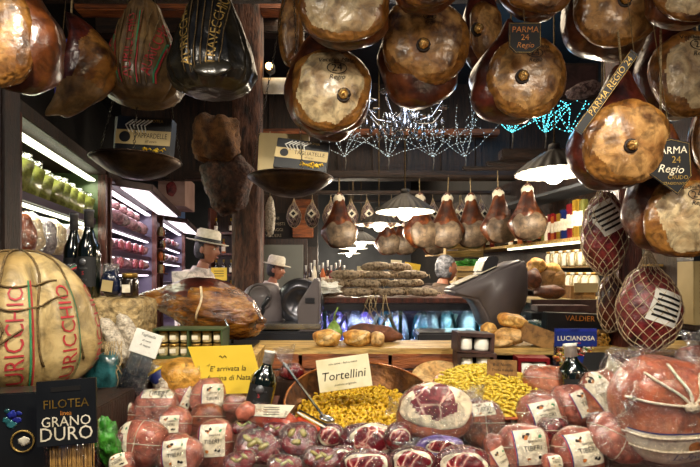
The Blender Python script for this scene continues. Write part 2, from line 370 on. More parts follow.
ORD = ['first', 'second', 'third', 'fourth', 'fifth', 'sixth', 'seventh', 'eighth', 'ninth', 'tenth', 'eleventh', 'twelfth', 'thirteenth', 'fourteenth', 'fifteenth', 'sixteenth', 'seventeenth', 'eighteenth', 'nineteenth', 'twentieth', 'twenty-first', 'twenty-second', 'twenty-third', 'twenty-fourth']
R = random.Random(7)
# ================================================================ camera, world, lights
sc = bpy.context.scene
cam = bpy.data.cameras.new('camera'); cam.lens = F/700*36; cam.sensor_width = 36; cam.shift_y = (HY-233.5)/700; cam.clip_start = .05
co = bpy.data.objects.new('camera', cam); C.objects.link(co); co.location = (0, 0, H); co.rotation_euler = (PI/2, 0, 0); sc.camera = co
sc.view_settings.view_transform = 'Standard'; sc.view_settings.look = 'None'; sc.view_settings.gamma = 1; sc.view_settings.exposure = 0.45
w = bpy.data.worlds.new('w'); sc.world = w; w.use_nodes = True; w.node_tree.nodes['Background'].inputs[0].default_value = (.10, .13, .2, 1); w.node_tree.nodes['Background'].inputs[1].default_value = .25
def light(kind, loc, e, c, size=.1, rot=(0, 0, 0), sy=None, spot=None):
    d = bpy.data.lights.new(kind.lower()+'_lamp', kind); d.energy = e; d.color = c
    if kind == 'AREA':
        d.size = size
        if sy: d.shape = 'RECTANGLE'; d.size_y = sy
    else: d.shadow_soft_size = size
    if spot: d.spot_size = spot; d.spot_blend = .5
    o = bpy.data.objects.new(kind.lower()+'_lamp', d); C.objects.link(o); o.location = loc; o.rotation_euler = rot; return o
WARM = (1, .80, .56)
# added unseen lamps: soft front fill behind the camera, spots over the window display
light('AREA', (-1.4, -.8, 3.0), 15, (1, .88, .72), .5, (math.radians(58), 0, math.radians(-28)))
light('AREA', (1.5, -.9, 2.6), 13, (1, .80, .58), .5, (math.radians(65), 0, math.radians(30)))
light('SPOT', (0, .55, 2.35), 42, (1, .9, .74), .03, (math.radians(22), 0, 0), spot=2.1)
light('SPOT', (.75, .6, 2.3), 36, (1, .9, .74), .03, (math.radians(20), math.radians(8), 0), spot=2.0)
light('SPOT', (-.7, .6, 2.3), 36, (1, .9, .74), .03, (math.radians(20), math.radians(-8), 0), spot=2.0)
# small bulbs whose glints sit on the hams
for x in (-.35, .5, 1.1): light('POINT', (x, .35, 1.75), 2.2, (1, .75, .45), .03)
# ================================================================ setting
struct('floor', box(9, 11, .1, (0, 5, -.05)), 'floor_tile')
struct('ceiling', box(9, 9, .1, (0, 5.4, 3.45)), 'wall_dark')
struct('wall_back', box(7, .1, 3.4, (0, 9.6, 1.7)), 'wall_grey')
struct('wall_left', box(.1, 9, 3.4, (0, 0, 1.7)), 'wall_dark', (-2.95, 5.3, 0), (0, 0, .2318))
struct('wall_right', box(.1, 9, 3.4, (0, 0, 1.7)), 'wall_dark', (2.12, 4.6, 0), (0, 0, .19))
struct('wall_upper', box(6, .06, 1.05, (.6, 4.75, 2.92)), 'wood_dark')
for i in range(14): struct('trim_%d' % (i+1), box(.05, .03, 1.0, (-1.9+i*.36, 4.7, 2.92)), 'wood_dark')
# beams
def beam(x0, x1, Y, z, hh=.09, m='wood_beam', d=.1, n='ceiling_beam', lab=''):
    o = one(n, box(x1-x0, d, hh, bev=.008), m, None, False, ((x0+x1)/2, Y, z)); tag(o, lab, 'beam'); return o
beam(-1.6, 2.0, 4.35, 2.36, .08, lab='dark wooden rail beam carrying the lit branches above the small salamis')
beam(-1.1, 1.75, 4.15, 2.16, .035, d=.03, n='hanging_rail', lab='thin wooden rail from which the netted small hams hang')
beam(-.35, 1.6, 3.75, 2.22, .03, d=.03, n='hanging_rail', lab='thin rail holding the row of whole hams over the counter')
beam(-1.75, .2, 2.9, zof(10, 2.9), .05, 'wood_orange', lab='warm brown shelf beam at the top left behind the cheeses')
beam(-1.9, -.2, 3.4, zof(28, 3.4), .12, lab='dark beam below the top left shelf beam')
beam(-1.5, 1.5, 4.55, zof(133, 4.55), .06, 'wood_orange', lab='thin reddish beam crossing behind the crystal chandelier')
# the window frame: top rail with hooks, right and left posts
struct('trim_15', box(3.6, .08, .06, (0, 1.5, 2.66)), 'wood_dark')
struct('trim_16', box(3.6, .08, .06, (0, 2.0, 2.66)), 'wood_dark'); struct('trim_20', box(3.6, .05, .06, (0, 1.75, 2.66)), 'wood_dark')
struct('trim_17', box(.10, .14, 3.4, (xof(622, 2.0), 2.0, 1.7), .01), 'wood_red')
struct('trim_18', box(.06, .1, 3.4, (xof(5, 1.78), 1.78, 1.7), .01), 'wood_dark')
struct('trim_19', box(.07, .12, 3.4, (xof(696, 2.1)+.12, 2.1, 1.7), .01), 'wood_dark')
# partition behind the man, door and panels
struct('wall_partition', box(1.4, .06, 3.3, (-1.12, 5.9, 1.65)), 'wood_dark')
dd = thing('door_1', 'pale grey door behind the person in the white hat', 'door', (xof(283, 5.6), 5.6, 0)); dd['kind'] = 'structure'
del dd['label']; del dd['category']
one('door_leaf', box(.5, .05, 1.75, (0, 0, .9)), 'door_grey', dd, False); one('door_frame', box(.6, .04, 1.85, (0, .05, .925)), 'wood_dark', dd, False)
# counter fascia boards behind
t = thing('bottle_shelf', 'tall dark wooden shelf of small bottles behind the man in the panama hat', 'shelf', (xof(237, 5.5), 5.5, 0))
one('side_panel', box(.03, .25, 2.2, (-.3, 0, 1.1)), 'wood_red', t, False); one('side_panel', box(.03, .25, 2.2, (.3, 0, 1.1)), 'wood_red', t, False)
for z in (1.15, 1.4, 1.65, 1.9): one('shelf', box(.57, .25, .025, (0, 0, z)), 'wood_red', t, False)
# ================================================================ hanging hams
HG = 'large whole hams hung across the top of the window'
def hangrope(root, Y, x, z0, ztop=2.63, y0=0, r=.0035):
    L = ztop-root.location.z
    L += .02; ry = min((1.5, 1.75, 2.0), key=lambda q: abs(q-Y))-Y
    if L > z0+.02: one('rope', tube([(x, y0, z0), (x*.5, y0*.6+ry*.3, (z0+L)/2), (0, ry, L)], r, 6), 'rope', root)
def ham(cx, cy, w, h, Y, label, face=None, knob=None, text=None, fm='ham_face', rm='ham_rind', roll=0, yaw=0, seed=1, long=.7, tagged=None, rail=None, fdep=.55):
    root = thing('hanging_ham', label, 'ham', at(cx, cy, Y), (0, 0, yaw), HG)
    a = sz(w, Y)/2; c = sz(h, Y)/2; b = min(a, c)*.7
    def post(p):
        t = max(0, min(1, p.z/c)); q = V(p.x*(1-.55*t*t*(long > 0)), p.y+.25*b*t*t, p.z*(1+long*t**3))
        cs, sn = math.cos(roll), math.sin(roll); return V(q.x*cs-q.z*sn, q.y, q.x*sn+q.z*cs)
    B = Blob(a, b, c, 2.25, .07, 3, seed, post, .012, 7); bm_ = B.mesh(40, 28)
    one('rind', bm_, rm, root)
    fx, fy, fw, fh = face or (0, .03*h, w*.95, h*.92); fx, fy, fa, fc = sz(fx, Y), -sz(fy, Y), sz(fw, Y)/2, sz(fh, Y)/2
    fa *= 1.05; fc *= 1.05; Fb = Blob(fa, b*fdep, fc, 2.2, .06, 2.5, seed+20, None, .022, 8); fv, ff = Fb.mesh(104, 72)
    X = T(fx, -b*.68, fy); fv = [X @ p for p in fv]
    def pick(p):
        dx, dz = (p.x-fx)/fa, (p.z-fy)/fc; r = math.hypot(dx, dz)+.16*noise.noise(V(dx*2, seed*3, dz*2))+.06*dz
        return 1 if r > .84 else 0
    mb = MB().add((fv, ff), [fm, 'ham_rim'], True, pick=pick); dr = Drape((fv, ff), (fx, fy), .0015)
    if text:
        tx, ty, ts = text; tx = sz(tx, Y); tz = -sz(ty, Y); ts = sz(ts, Y)
        for body, k, dz, sh in (('Vecchia Malga', 1.15, 1.55, .3), ('24', 1.9, 0, 0), ('Regio', 1.2, -1.6, .3)):
            v2, f2 = text2d(body, ts*k, sh, .12); mb.add(dr.wrap(v2, f2, .05, tx, tz+dz*ts), 'ink', False)
        v2 = []; n = 22
        for i in range(n): an = 2*PI*i/n; v2 += [(math.cos(an)*ts*1.7, math.sin(an)*ts*1.05), (math.cos(an)*ts*1.55, math.sin(an)*ts*.93)]
        mb.add(dr.wrap(v2, [(2*i, 2*i+1, (2*i+3) % (2*n), (2*i+2) % (2*n)) for i in range(n)], 0, tx, tz), 'ink', False)
    mb.build('cut_face', root)
    if knob:
        kx, kz = sz(knob[0], Y), -sz(knob[1], Y); p = dr(kx, kz)
        k = MB(); rr = sz(5.5, Y)
        k.add(tube([p+V(math.cos(i*PI/6)*rr, .002, math.sin(i*PI/6)*rr) for i in range(12)], rr*.28, 6, True), 'dark_hole')
        k.build('bone_socket', root)
        g = MB(); g.add(Blob(rr*.8, rr*.8, rr*.8, 2, .1, 5, seed).mesh(14, 10), 'knot_glint', X=T(*(p+V(0, -rr*.3, 0))))
        for q in range(3):
            an = q*1.05; g.add(tube([p+V(math.cos(i*PI/6)*rr*.75*math.cos(an), -rr*.4-math.sin(i*PI/6)*rr*.75, math.cos(i*PI/6)*rr*.75*math.sin(an)) for i in range(12)], rr*.14, 5, True), 'knot_glint')
        g.build('bone_knot', root)
    top = B.pt(0, PI/2); hangrope(root, Y, top.x, top.z-.01, y0=top.y)
    return root
KB = 'ham_face_brown'
ham(22, 42, 80, 104, 1.2, 'broad pale ham with vertical streaks at the far top left corner', face=(-6, 4, 62, 92), fm=KB, seed=2, rail=1, long=.2)
ham(345, 12, 88, 72, 1.45, 'big grey-white round ham cut off by the top edge, left of centre', knob=(11, -4), seed=3, long=.3)
ham(328, 92, 84, 92, 1.66, 'orange-rimmed ham printed with 24, hanging under the big grey-white ham', face=(4, 6, 70, 74), knob=(16, 17), text=(10, -8, 5.5), seed=4, roll=.1)
ham(418, 62, 78, 92, 1.62, 'golden-brown ham with a round printed face, overlapping a darker rind below it', face=(4, -12, 78, 78), knob=(0, 0), text=(6, -27, 3.6), fm=KB, rm='ham_rind', seed=5, roll=.12)
ham(425, -14, 66, 52, 1.40, 'brown ham of which only the rounded bottom hangs below the top edge at centre', seed=6, fm=KB, long=.2)
ham(482, 34, 42, 72, 1.85, 'narrow dark ham seen half from the side, right of the centre pair', face=(-2, 4, 34, 56), knob=(-15, 6), seed=7, fm=KB, rm='ham_red', yaw=.3)
ham(512, 84, 86, 76, 1.6, 'round brown ham with a dark red flank, printed 24, left of the hanging wire', face=(6, 2, 72, 70), knob=(-2, 7), text=(10, -16, 4.6), fm=KB, rm='ham_red', seed=8)
ham(534, -8, 66, 54, 1.45, 'brown ham peeking below the top edge, right of centre', seed=9, fm=KB, long=.2)
ham(606, 18, 88, 80, 1.55, 'wide tilted brown ham with a bright knob, top right', face=(0, 2, 80, 66), knob=(-2, 3), fm=KB, seed=10, roll=-.35, long=.3)
ham(680, 0, 70, 54, 1.40, 'pale ham cut off by the top right corner', seed=11, long=.2)
ham(674, 76, 76, 86, 1.72, 'large pale ham with red upper rind at the right edge, printed 24', face=(2, 6, 70, 76), knob=(23, 10), text=(2, -16, 5.5), rm='ham_red', seed=12)
ham(614, 143, 84, 92, 1.42, 'big brown round ham with a torn reddish top, above the netted ham', face=(0, 5, 78, 76), knob=(-5, 13), fm=KB, seed=13, rm='ham_red', roll=-.15)
ham(665, 206, 78, 96, 1.48, 'glossy orange-flanked ham under the black pointed tag, printed 24', face=(5, 14, 70, 72), knob=(15, 22), text=(8, -6, 5.0), seed=14, rm='ham_rind')
ham(291, 28, 26, 78, 1.85, 'slim golden ham seen edge-on left of the big grey-white ham', face=(0, 2, 18, 64), seed=15, fm=KB, rm='ham_rim', long=.3)
ham(703, 142, 30, 66, 1.95, 'narrow amber ham sliver at the right edge between two larger hams', seed=16, fm=KB, long=.2)
# crescent leg ham
r = thing('leg_ham', 'bent leg of ham with red-brown top and creamy curved underside, top left', 'ham', at(77, 66, 1.5))
def post(p): return V(p.x*(1-.35*max(0, p.z/.16))-.9*p.z*p.z*3+.03*(p.z < 0)*(-p.z/.16)*-1.2, p.y, p.z)
B = Blob(.085, .08, .165, 2.1, .1, 3, 31, lambda p: V(p.x*(1-.45*max(0, p.z/.165))+.05-4.2*(p.z-.02)**2*.8, p.y, p.z), .02, 7); bmh = B.mesh(90, 64)
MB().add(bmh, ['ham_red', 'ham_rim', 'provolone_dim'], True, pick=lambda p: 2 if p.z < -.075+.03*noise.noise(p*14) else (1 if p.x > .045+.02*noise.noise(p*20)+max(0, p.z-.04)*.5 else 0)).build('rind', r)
hangrope(r, 1.5, B.pt(0, PI/2).x, B.pt(0, PI/2).z-.01)
# netted hams
def netted(cx, cy, w, h, Y, label, mat='culatello', netm='net', seed=1, n=12, lab=None, roll=0, topz=None, tw=1.1):
    root = thing('netted_ham', label, 'ham', at(cx, cy, Y), (0, 0, 0), 'hams hung in string nets')
    a = sz(w, Y)/2; c = sz(h, Y)/2; b = a*.85
    B = Blob(a, b, c, 2.1, .05, 3, seed, lambda p: V(p.x*(1-.3*max(0, p.z/c)), p.y, p.z), .02, 7)
    bv = B.mesh(36, 24); one('meat', bv, mat, root)
    mb = MB(); apex = V(0, 0, c*1.45)
    for d in (1, -1):
        for k in range(n):
            pts = []
            for i in range(26):
                u = i/25; ph = -PI/2+u*PI*.86; pts.append(B.pt(2*PI*k/n+d*tw*u*PI, ph, 1.02))
            pts.append(pts[-1].lerp(apex, .55)+V(0, 0, 0)); pts.append(apex)
            mb.add(tube(pts, sz(.42, Y), 4), netm)
    mb.build('string_net', root)
    one('knot', Blob(.012, .012, .016, 2, .1).mesh(12, 8), 'rope', root, loc=apex)
    L = (topz or 2.63)-root.location.z
    ry = min((1.5, 1.75, 2.0), key=lambda q: abs(q-Y))-Y; one('rope', tube([apex, (0, ry, max(L+.02, apex.z+.02))], .003, 5), 'rope', root)
    if lab:
        lx, lz, lw, lh, rot = lab; lx, lz, lw, lh = sz(lx, Y), -sz(lz, Y), sz(lw, Y), sz(lh, Y); dr = Drape(bv, (0, 0), .003)
        m2 = MB(); v2, f2 = grid2(lw, lh, 10, 8); m2.add(dr.wrap(v2, f2, rot, lx, lz), 'label_white')
        dr.off = .0045; cs, sn = math.cos(rot), math.sin(rot)
        for i in range(5): v2, f2 = grid2(lw*.8, lh*.07, 8, 1); o = lh*(.32-.16*i); m2.add(dr.wrap(v2, f2, rot, lx-o*sn, lz+o*cs), 'ink')
        m2.build('label', root)
    return root
netted(604, 233, 44, 82, 1.72, 'netted dark red ham with a white label hanging slantwise under the big brown round ham', seed=3, lab=(-5, -14, 26, 30, .5), roll=.18)
netted(648, 308, 58, 84, 1.70, 'largest netted ham, wine red with a torn white label, low on the right', seed=5, lab=(2, -2, 28, 32, -.35), n=14)
netted(611, 303, 26, 58, 1.93, 'small amber netted ham between the two bigger netted hams', mat='ham_red', netm='net', seed=7, n=9)
# tag with PARMA writing
def hangtag(name, poly, loc, texts, label, cat, rot=(0, 0, 0), m='label_black', edge='gold_print', parent=None):
    mb = MB(); mb.add(prism(poly, 0, .002), m, False)
    n = len(poly)
    mb.add(tube([(x*.95, -.0008, z*.95) for x, z in poly], .0008, 4, True), edge)
    for body, x, z, size, mt, sh, ro in texts:
        v2, f2 = text2d(body, size, sh); mb.add(flat(v2, f2, -.0012, ro, x, z), mt, False)
    o = mb.build(name, parent, loc, rot); tag(o, label, cat)
    zt_ = max(z for x, z in poly); ry = 1.5-loc[1]; one('string', tube([(0, .003, zt_), (-(2.65-loc[2])*math.tan(rot[1]), ry*math.cos(rot[1]), (2.65-loc[2])/math.cos(rot[1]))], .0015, 4), 'cord_brown', o); return o
Y = 1.33
hangtag('ham_tag', [(-.055, .07), (0, .082), (.055, .07), (.062, -.03), (.02, -.085), (-.07, -.02)], at(671, 166, Y),
        [('PARMA', -.002, .045, .03, 'label_cream', .1, .05), ('24', .015, .018, .028, 'gold_print', 0, 0), ('Regio', -.002, -.01, .034, 'label_cream', .3, -.05), ('CRUDO', .02, -.034, .017, 'gold_print', 0, 0), ('STAGIONATO', .012, -.052, .011, 'gold_print', 0, 0)], 'black pointed cloth tag reading PARMA 24 Regio in front of the right-hand ham', 'tag')
hangtag('ham_tag', [(-.05, .045), (.05, .045), (.05, -.03), (.02, -.05), (-.03, -.05), (-.05, -.03)], at(525, 37, 1.4),
        [('PARMA', 0, .022, .026, 'orange_print', .1, 0), ('24', 0, -.002, .026, 'orange_print', 0, 0), ('Regio', 0, -.026, .024, 'orange_print', .3, 0)], 'black tag with orange writing above the brown ham printed 24', 'tag')
hangtag('ham_tag', [(-.012, .14), (.014, .14), (.014, -.14), (-.012, -.14)], at(606, 92, 1.28),
        [('PARMA REGIO 24', 0.001, .02, .026, 'gold_print', .1, PI/2)], 'long narrow black ribbon tag with gold letters hanging slantwise above the big brown ham', 'tag', (0, .62, 0))
# ---------------------------------------------------------------- hanging cheeses (fan shaped, pleated)
def fan_cheese(cx, cy, w, h, Y, label, mat, ink, cols, seed, bottom=None, stripes=True, roll=0):
    root = thing('hanging_cheese', label, 'cheese', at(cx, cy, Y), (0, roll, 0), 'big pear shaped cheeses hung at the top left')
    a = sz(w, Y)/2; c = sz(h, Y)/2
    prof = [(.02, -c), (a*.55, -c*.97), (a*.86, -c*.84), (a, -c*.62), (a*.97, -c*.38), (a*.84, c*.0), (a*.66, c*.4), (a*.48, c*.75), (a*.36, c), (a*.2, c*1.1), (.012, c*1.3)]
    P = []
    for i in range(len(prof)-1):
        for k in range(4): u = k/4; P.append((prof[i][0]*(1-u)+prof[i+1][0]*u, prof[i][1]*(1-u)+prof[i+1][1]*u))
    P.append(prof[-1]); N = 9
    bv = lathe(P, 96, lambda t, j: 1-.10*(abs(math.cos(N*t/2+.3)) < .22)*(1 if j > 6 else .3)-.03*math.cos(N*t+.6)+.012*math.sin(t*5+j))
    bv = ([V(p.x, p.y*.8, p.z) for p in bv[0]], bv[1])
    mb = MB().add(bv, mat); dr = Drape(bv, (0, 0), .004)
    ap = V(0, 0, c*2.6)
    for x, body, sc_ in cols:
        ang = math.atan2(x*a, 2.6*c); v2, f2 = text2d(body, sz(11.5, Y)*sc_, 0, .25)
        mb.add(dr.wrap(v2, f2, PI/2-ang*1.2, x*a, -c*.02), ink, True)
        if stripes:
            for dx, m in ((.17, 'green_print'), (.21, 'red_print')):
                xx = x*a+dx*a; g2, gf = grid2(sz(1.1, Y), c*1.5, 1, 30); mb.add(dr.wrap(g2, gf, -ang*1.2, xx, -c*.02), m)
    mb.build('rind', root)
    k = MB()
    for q in range(7):
        pts = [dr(a*(.26+.1*(u/8))*math.cos(0)*(q/3-1)*(1+(8-u)*.11), c*(.8-u*.2)) for u in range(9)]
        k.add(tube([p+V(0, -.002, 0) for p in pts], .0018, 4), 'cord_brown')
    k.build('cord', root)
    if bottom: one('wax_seal', Blob(a*bottom, .014, a*bottom*.62, 2, .03).mesh(28, 12), mat, root, loc=(a*.22, -a*.72, -c*.72), rot=(-.5, 0, 0))
    hangrope(root, Y, 0, c*1.28)
    return root
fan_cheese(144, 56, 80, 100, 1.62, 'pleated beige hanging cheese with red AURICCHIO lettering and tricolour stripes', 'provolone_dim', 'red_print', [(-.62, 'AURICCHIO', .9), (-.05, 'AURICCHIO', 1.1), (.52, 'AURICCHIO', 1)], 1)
fan_cheese(212, 44, 88, 104, 1.5, 'black waxed hanging cheese with gold AURICCHIO STRAVECCHIO lettering', 'black_wax', 'gold_print', [(-.42, 'AURICCHIO', 1.15), (.28, 'STRAVECCHIO', 1.1)], 2, .42, False)
# ---------------------------------------------------------------- scale pans on chains
def torus(R_, r_, n=10, m=5): return tube([(R_*math.cos(2*PI*i/n), 0, R_*1.5*math.sin(2*PI*i/n)) for i in range(n)], r_, m, True)
LINK = torus(.0042, .0013, 8, 4)
def chain_vf(a, b):
    mb = MB(); d = b-a; n = int(d.length/.0135); q = d.to_track_quat('Z', 'Y').to_matrix().to_4x4()
    for i in range(n): mb.add(LINK, 'chain_metal', X=Matrix.Translation(a+d*((i+.5)/n)) @ q @ Matrix.Rotation(PI/2*(i % 2), 4, 'Z'))
    return mb
def pan(cx, cy, w, Y, label, apexpx):
    p0 = at(cx, cy, Y); root = thing('scale_pan', label, 'scale pan', p0, (0, 0, 0), 'hanging scale pans with pasta boxes'); a = sz(w, Y)/2
    prof = [(.0, -a*.42), (a*.35, -a*.39), (a*.65, -a*.27), (a*.88, -a*.1), (a, .0), (a*.99, .004), (a*.86, -a*.085), (a*.63, -a*.25), (a*.34, -a*.37), (0, -a*.4)]
    one('dish', lathe(prof, 48), 'pan_metal', root)
    one('rim', tube([(a*math.cos(2*PI*i/40), a*math.sin(2*PI*i/40), .001) for i in range(40)], .003, 6, True), 'pan_metal', root)
    ap = at(apexpx[0], apexpx[1], Y)-p0
    for k, an in enumerate((PI*.97, PI*1.62, PI*.16)): chain_vf(V(a*math.cos(an), a*math.sin(an), 0), ap).build('chain', root)
    one('hook', tube([ap, ap+V(0, 0, .03), (ap.x, 0, 2.65-p0.z)], .003, 6), 'chain_metal', root)
    return root
pan(137, 161, 84, 1.75, 'left hanging scale pan of dark metal, under the beige cheese', (148, -38))
pan(291, 179, 84, 1.75, 'right hanging scale pan of dark metal, beside the burlap sack', (292, -40))
def pasta_box(cx, cy, w, h, Y, label, name, mat='box_black', band='box_tan', rot=(0, 0, 0), d=.05, win=True, seed=0):
    r = thing('pasta_box', label, 'box', at(cx, cy, Y), rot); W, Hh = sz(w, Y), sz(h, Y)
    mb = MB(); mb.add(box(W, d, Hh, (0, 0, 0), .002), mat, False)
    mb.build('carton', r)
    if win:
        q = MB(); q.add(box(W*.8, .001, Hh*.3, (0, -d/2-.0005, Hh*.29)), 'box_black', False)
        for i in range(6): q.add(tube([(W*(-.25+i*.06), -d/2-.002, Hh*.12), (W*(-.33+i*.07), -d/2-.003, Hh*.28), (W*(-.2+i*.07), -d/2-.002, Hh*.42)], W*.014, 5), 'label_white')
        for i in range(16):
            x = W*(-.02+.4*R.random()); z = -Hh*(.25+.16*R.random()); q.add(tube([(x, -d/2-.001, z), (x+.008, -d/2-.003, z+.004), (x+.013, -d/2-.001, z-.003)], .0025, 5), 'tortellini')
        q.build('window', r)
    b = MB(); b.add(box(W*1.0, .002, Hh*.34, (0, -d/2-.001, 0)), band, False)
    b.add(lathe([(0, 0), (Hh*.13, 0), (Hh*.13, .001), (0, .001)], 24), 'box_black', False, X=T(-W*.33, -d/2-.002, 0, PI/2))
    v2, f2 = text2d(name, Hh*.16); sc_ = min(1, W*.58/(max(p[0] for p in v2)*2)); b.add(flat([(x*sc_, y*1.1) for x, y in v2], f2, -d/2-.0026, 0, W*.15, Hh*.04), 'ink', False)
    v2, f2 = text2d("all'uovo", Hh*.09); b.add(flat(v2, f2, -d/2-.0026, 0, W*.15, -Hh*.09), 'ink', False)
    v2, f2 = text2d('FILOTEA', Hh*.1); b.add(flat(v2, f2, -d/2-.0016, 0, W*.2, Hh*.4), 'gold_print', False)
    b.build('paper_band', r); return r
pasta_box(146, 140, 54, 42, 1.74, 'dark pasta box with a tan band and white pasta picture, on the left scale pan', 'PAPPARDELLE', rot=(-.06, .06, 0))
o = one('carton', box(sz(46, 1.8), .05, sz(42, 1.8), bev=.002), 'box_green', None, False, at(140, 141, 1.83), (0, .06, .1)); tag(o, 'green carton behind the dark pasta box on the left scale pan', 'box')
pasta_box(302, 158, 52, 32, 1.70, 'dark pasta box with a cream band reading TAGLIATELLE in front on the right scale pan', 'TAGLIATELLE', band='box_tan', rot=(-.25, .12, 0), win=True)
o = one('carton', box(sz(50, 1.8), .045, sz(38, 1.8), bev=.002), 'box_tan', None, False, at(284, 154, 1.82), (0, .04, 0)); tag(o, 'pale carton standing behind the pasta box on the right scale pan', 'box')
# ---------------------------------------------------------------- chandelier, lit branches, pendants
p0 = at(405, 108, 2.6); r = thing('chandelier', 'silver crystal chandelier hanging behind the golden-brown ham', 'chandelier', p0)
one('stem', lathe([(0, -.14), (.012, -.13), (.03, -.09), (.012, -.05), (.035, 0), (.012, .05), (.02, .1), (.006, .14), (.006, .9)], 16), 'crystal', r)
for k in range(8):
    an = 2*PI*k/8+.2; c_, s_ = math.cos(an), math.sin(an)
    m_ = MB().add(tube([(c_*x, s_*x, z) for x, z in ((.02, -.03), (.08, -.09), (.17, -.08), (.23, -.01), (.21, .04), (.17, .03))], .006, 6), 'crystal')
    m_.add(lathe([(0, 0), (.03, .01), (.038, .02), (.034, .022)], 14), 'crystal', X=T(c_*.23, s_*.23, .0)); m_.build('arm', r)
    for q in range(5):
        x = .07+.04*q; z = -.11-.02*math.sin(q*2+k); one('crystal_drop', Blob(.011, .011, .026, 1.6, 0).mesh(8, 6), 'crystal', r, False, (c_*x, s_*x, z-.02*(q % 2)))
light('POINT', at(405, 100, 2.45), 3, (.85, .9, 1), .1)
for i, (px, py, hh, cy, nb, bl) in enumerate([(345, 168, 44, 0, 7, 0), (388, 168, 46, 0, 8, 0), (433, 168, 50, 0, 8, 0), (465, 168, 58, 0, 7, 0), (512, 150, 34, 1, 8, 1), (545, 150, 40, 1, 8, 1), (570, 168, 60, 1, 6, 1)]):
    Y = 4.3 if py == 168 else 4.1; Yb_ = 3.6 if cy else 4.35; base = at(px, 168, Yb_); base.z = 2.401; r = thing('lit_branch', ['leftmost bare branch with tiny lights, beside the netted pasta box', 'bare lit branch under the left of the crystal chandelier', 'bare lit branch right below the centre hams', 'pale leafless branch with few lights, left of the cyan ones', 'left branch of the bright cyan pair', 'right branch of the bright cyan pair, left of the white lamp', 'tall cyan lit branch just behind the big brown ham'][i], 'decoration', base, (0, 0, 0), 'branches strung with tiny lights')
    rr = random.Random(i); tw = MB().add(tube([(0, 0, 0), (.01, 0, .1), (0, 0, .18)], .006, 5), 'branch'); le = MB()
    for b in range(nb):
        a0 = -1.25+2.5*b/(nb-1); L_ = sz(hh, Yb_)*1.15*rr.uniform(.65, 1.0); pts = [V(0, 0, .14)]; d = V(math.sin(a0), rr.uniform(-.3, .3), math.cos(a0)+.2)
        for q in range(7): d = (d+V(rr.uniform(-.35, .35), rr.uniform(-.3, .2), rr.uniform(-.25, .3))).normalized(); pts.append(pts[-1]+d*L_/7)
        tw.add(tube(pts, .003, 4), 'branch')
        side = [pts[3], pts[3]+V(rr.uniform(-.1, .1), -.02, .08), pts[3]+V(rr.uniform(-.2, .2), -.03, .14)]; tw.add(tube(side, .002, 4), 'branch')
        for P_ in (pts, side):
            for q in range(len(P_)-1):
                for u in (.2, .6): le.add(Blob(.0034, .0034, .0034, 2, 0).mesh(5, 3), 'led_cyan' if cy else 'led_white', False, X=Matrix.Translation(P_[q].lerp(P_[q+1], u)+V(0, -.004, 0)))
    tw.build('twigs', r); le.build('light_string', r)['kind'] = 'stuff'
light('POINT', (1.45, 3.9, 2.8), 5, (.25, .6, 1), .1); light('POINT', (.6, 4.1, 2.7), 1.5, (.5, .7, 1), .1)
def pendant(cx, cy, Y, rad, label, e, cable=3.38):
    p = at(cx, cy, Y); r = thing('pendant_lamp', label, 'lamp', p, (0, 0, 0), 'fluted pendant lamps over the counter'); n = 96
    rip = lambda t, j: 1+(.03*math.cos(24*t) if j < 3 else .012*math.cos(24*t))
    pr = [(rad, -.005), (rad*.97, .004), (rad*.7, rad*.25), (rad*.38, rad*.46), (rad*.16, rad*.58), (rad*.13, rad*.68)]
    sv, sf = lathe_open(pr, n, rip); n2, f2 = lathe_open([(a*.985, b-.004) for a, b in pr], n, rip)
    m_ = MB().add((sv, sf), 'shade_out'); m_.add((n2, [tuple(reversed(q)) for q in f2]), 'shade_in'); m_.build('lamp_shade', r)
    one('socket', lathe([(0, rad*.75), (.03, rad*.74), (.035, rad*.6), (.02, rad*.5), (0, rad*.5)], 16), 'shade_out', r)
    one('bulb', Blob(.058, .058, .06, 2, 0).mesh(20, 12), 'bulb_white', r, loc=(0, 0, -.01))
    L_ = cable-p.z; one('cord', tube([(0, 0, rad*.7), (.0, 0, L_*.5), (0, 0, L_)], .005, 5), 'cord_brown', r)
    light('POINT', p+V(0, 0, -.11), e, (1, .86, .66), .06)
PL = [(405, 211, 3.26, 'nearest of the fluted pendant lamps in the middle row'), (379, 224, 4.2, 'second nearest fluted pendant lamp of the middle row'), (361, 242, 5.25, 'third fluted pendant lamp of the middle row'), (353, 248, 6.75, 'fourth fluted pendant lamp, small and far back'), (349, 253, 8.4, 'farthest fluted pendant lamp of the middle row')]
for i, (x, y, Y, l) in enumerate(PL): pendant(x, y, Y, .21 if i else .212, l, 20)
pendant(554, 172, 2.6, .215, 'large fluted pendant lamp at right with a bright round bulb', 16)
light('AREA', (0, 6.5, 3.2), 60, (1, .84, .62), 2.5); light('AREA', (.2, 3.2, 3.3), 22, (1, .8, .56), 1.5)
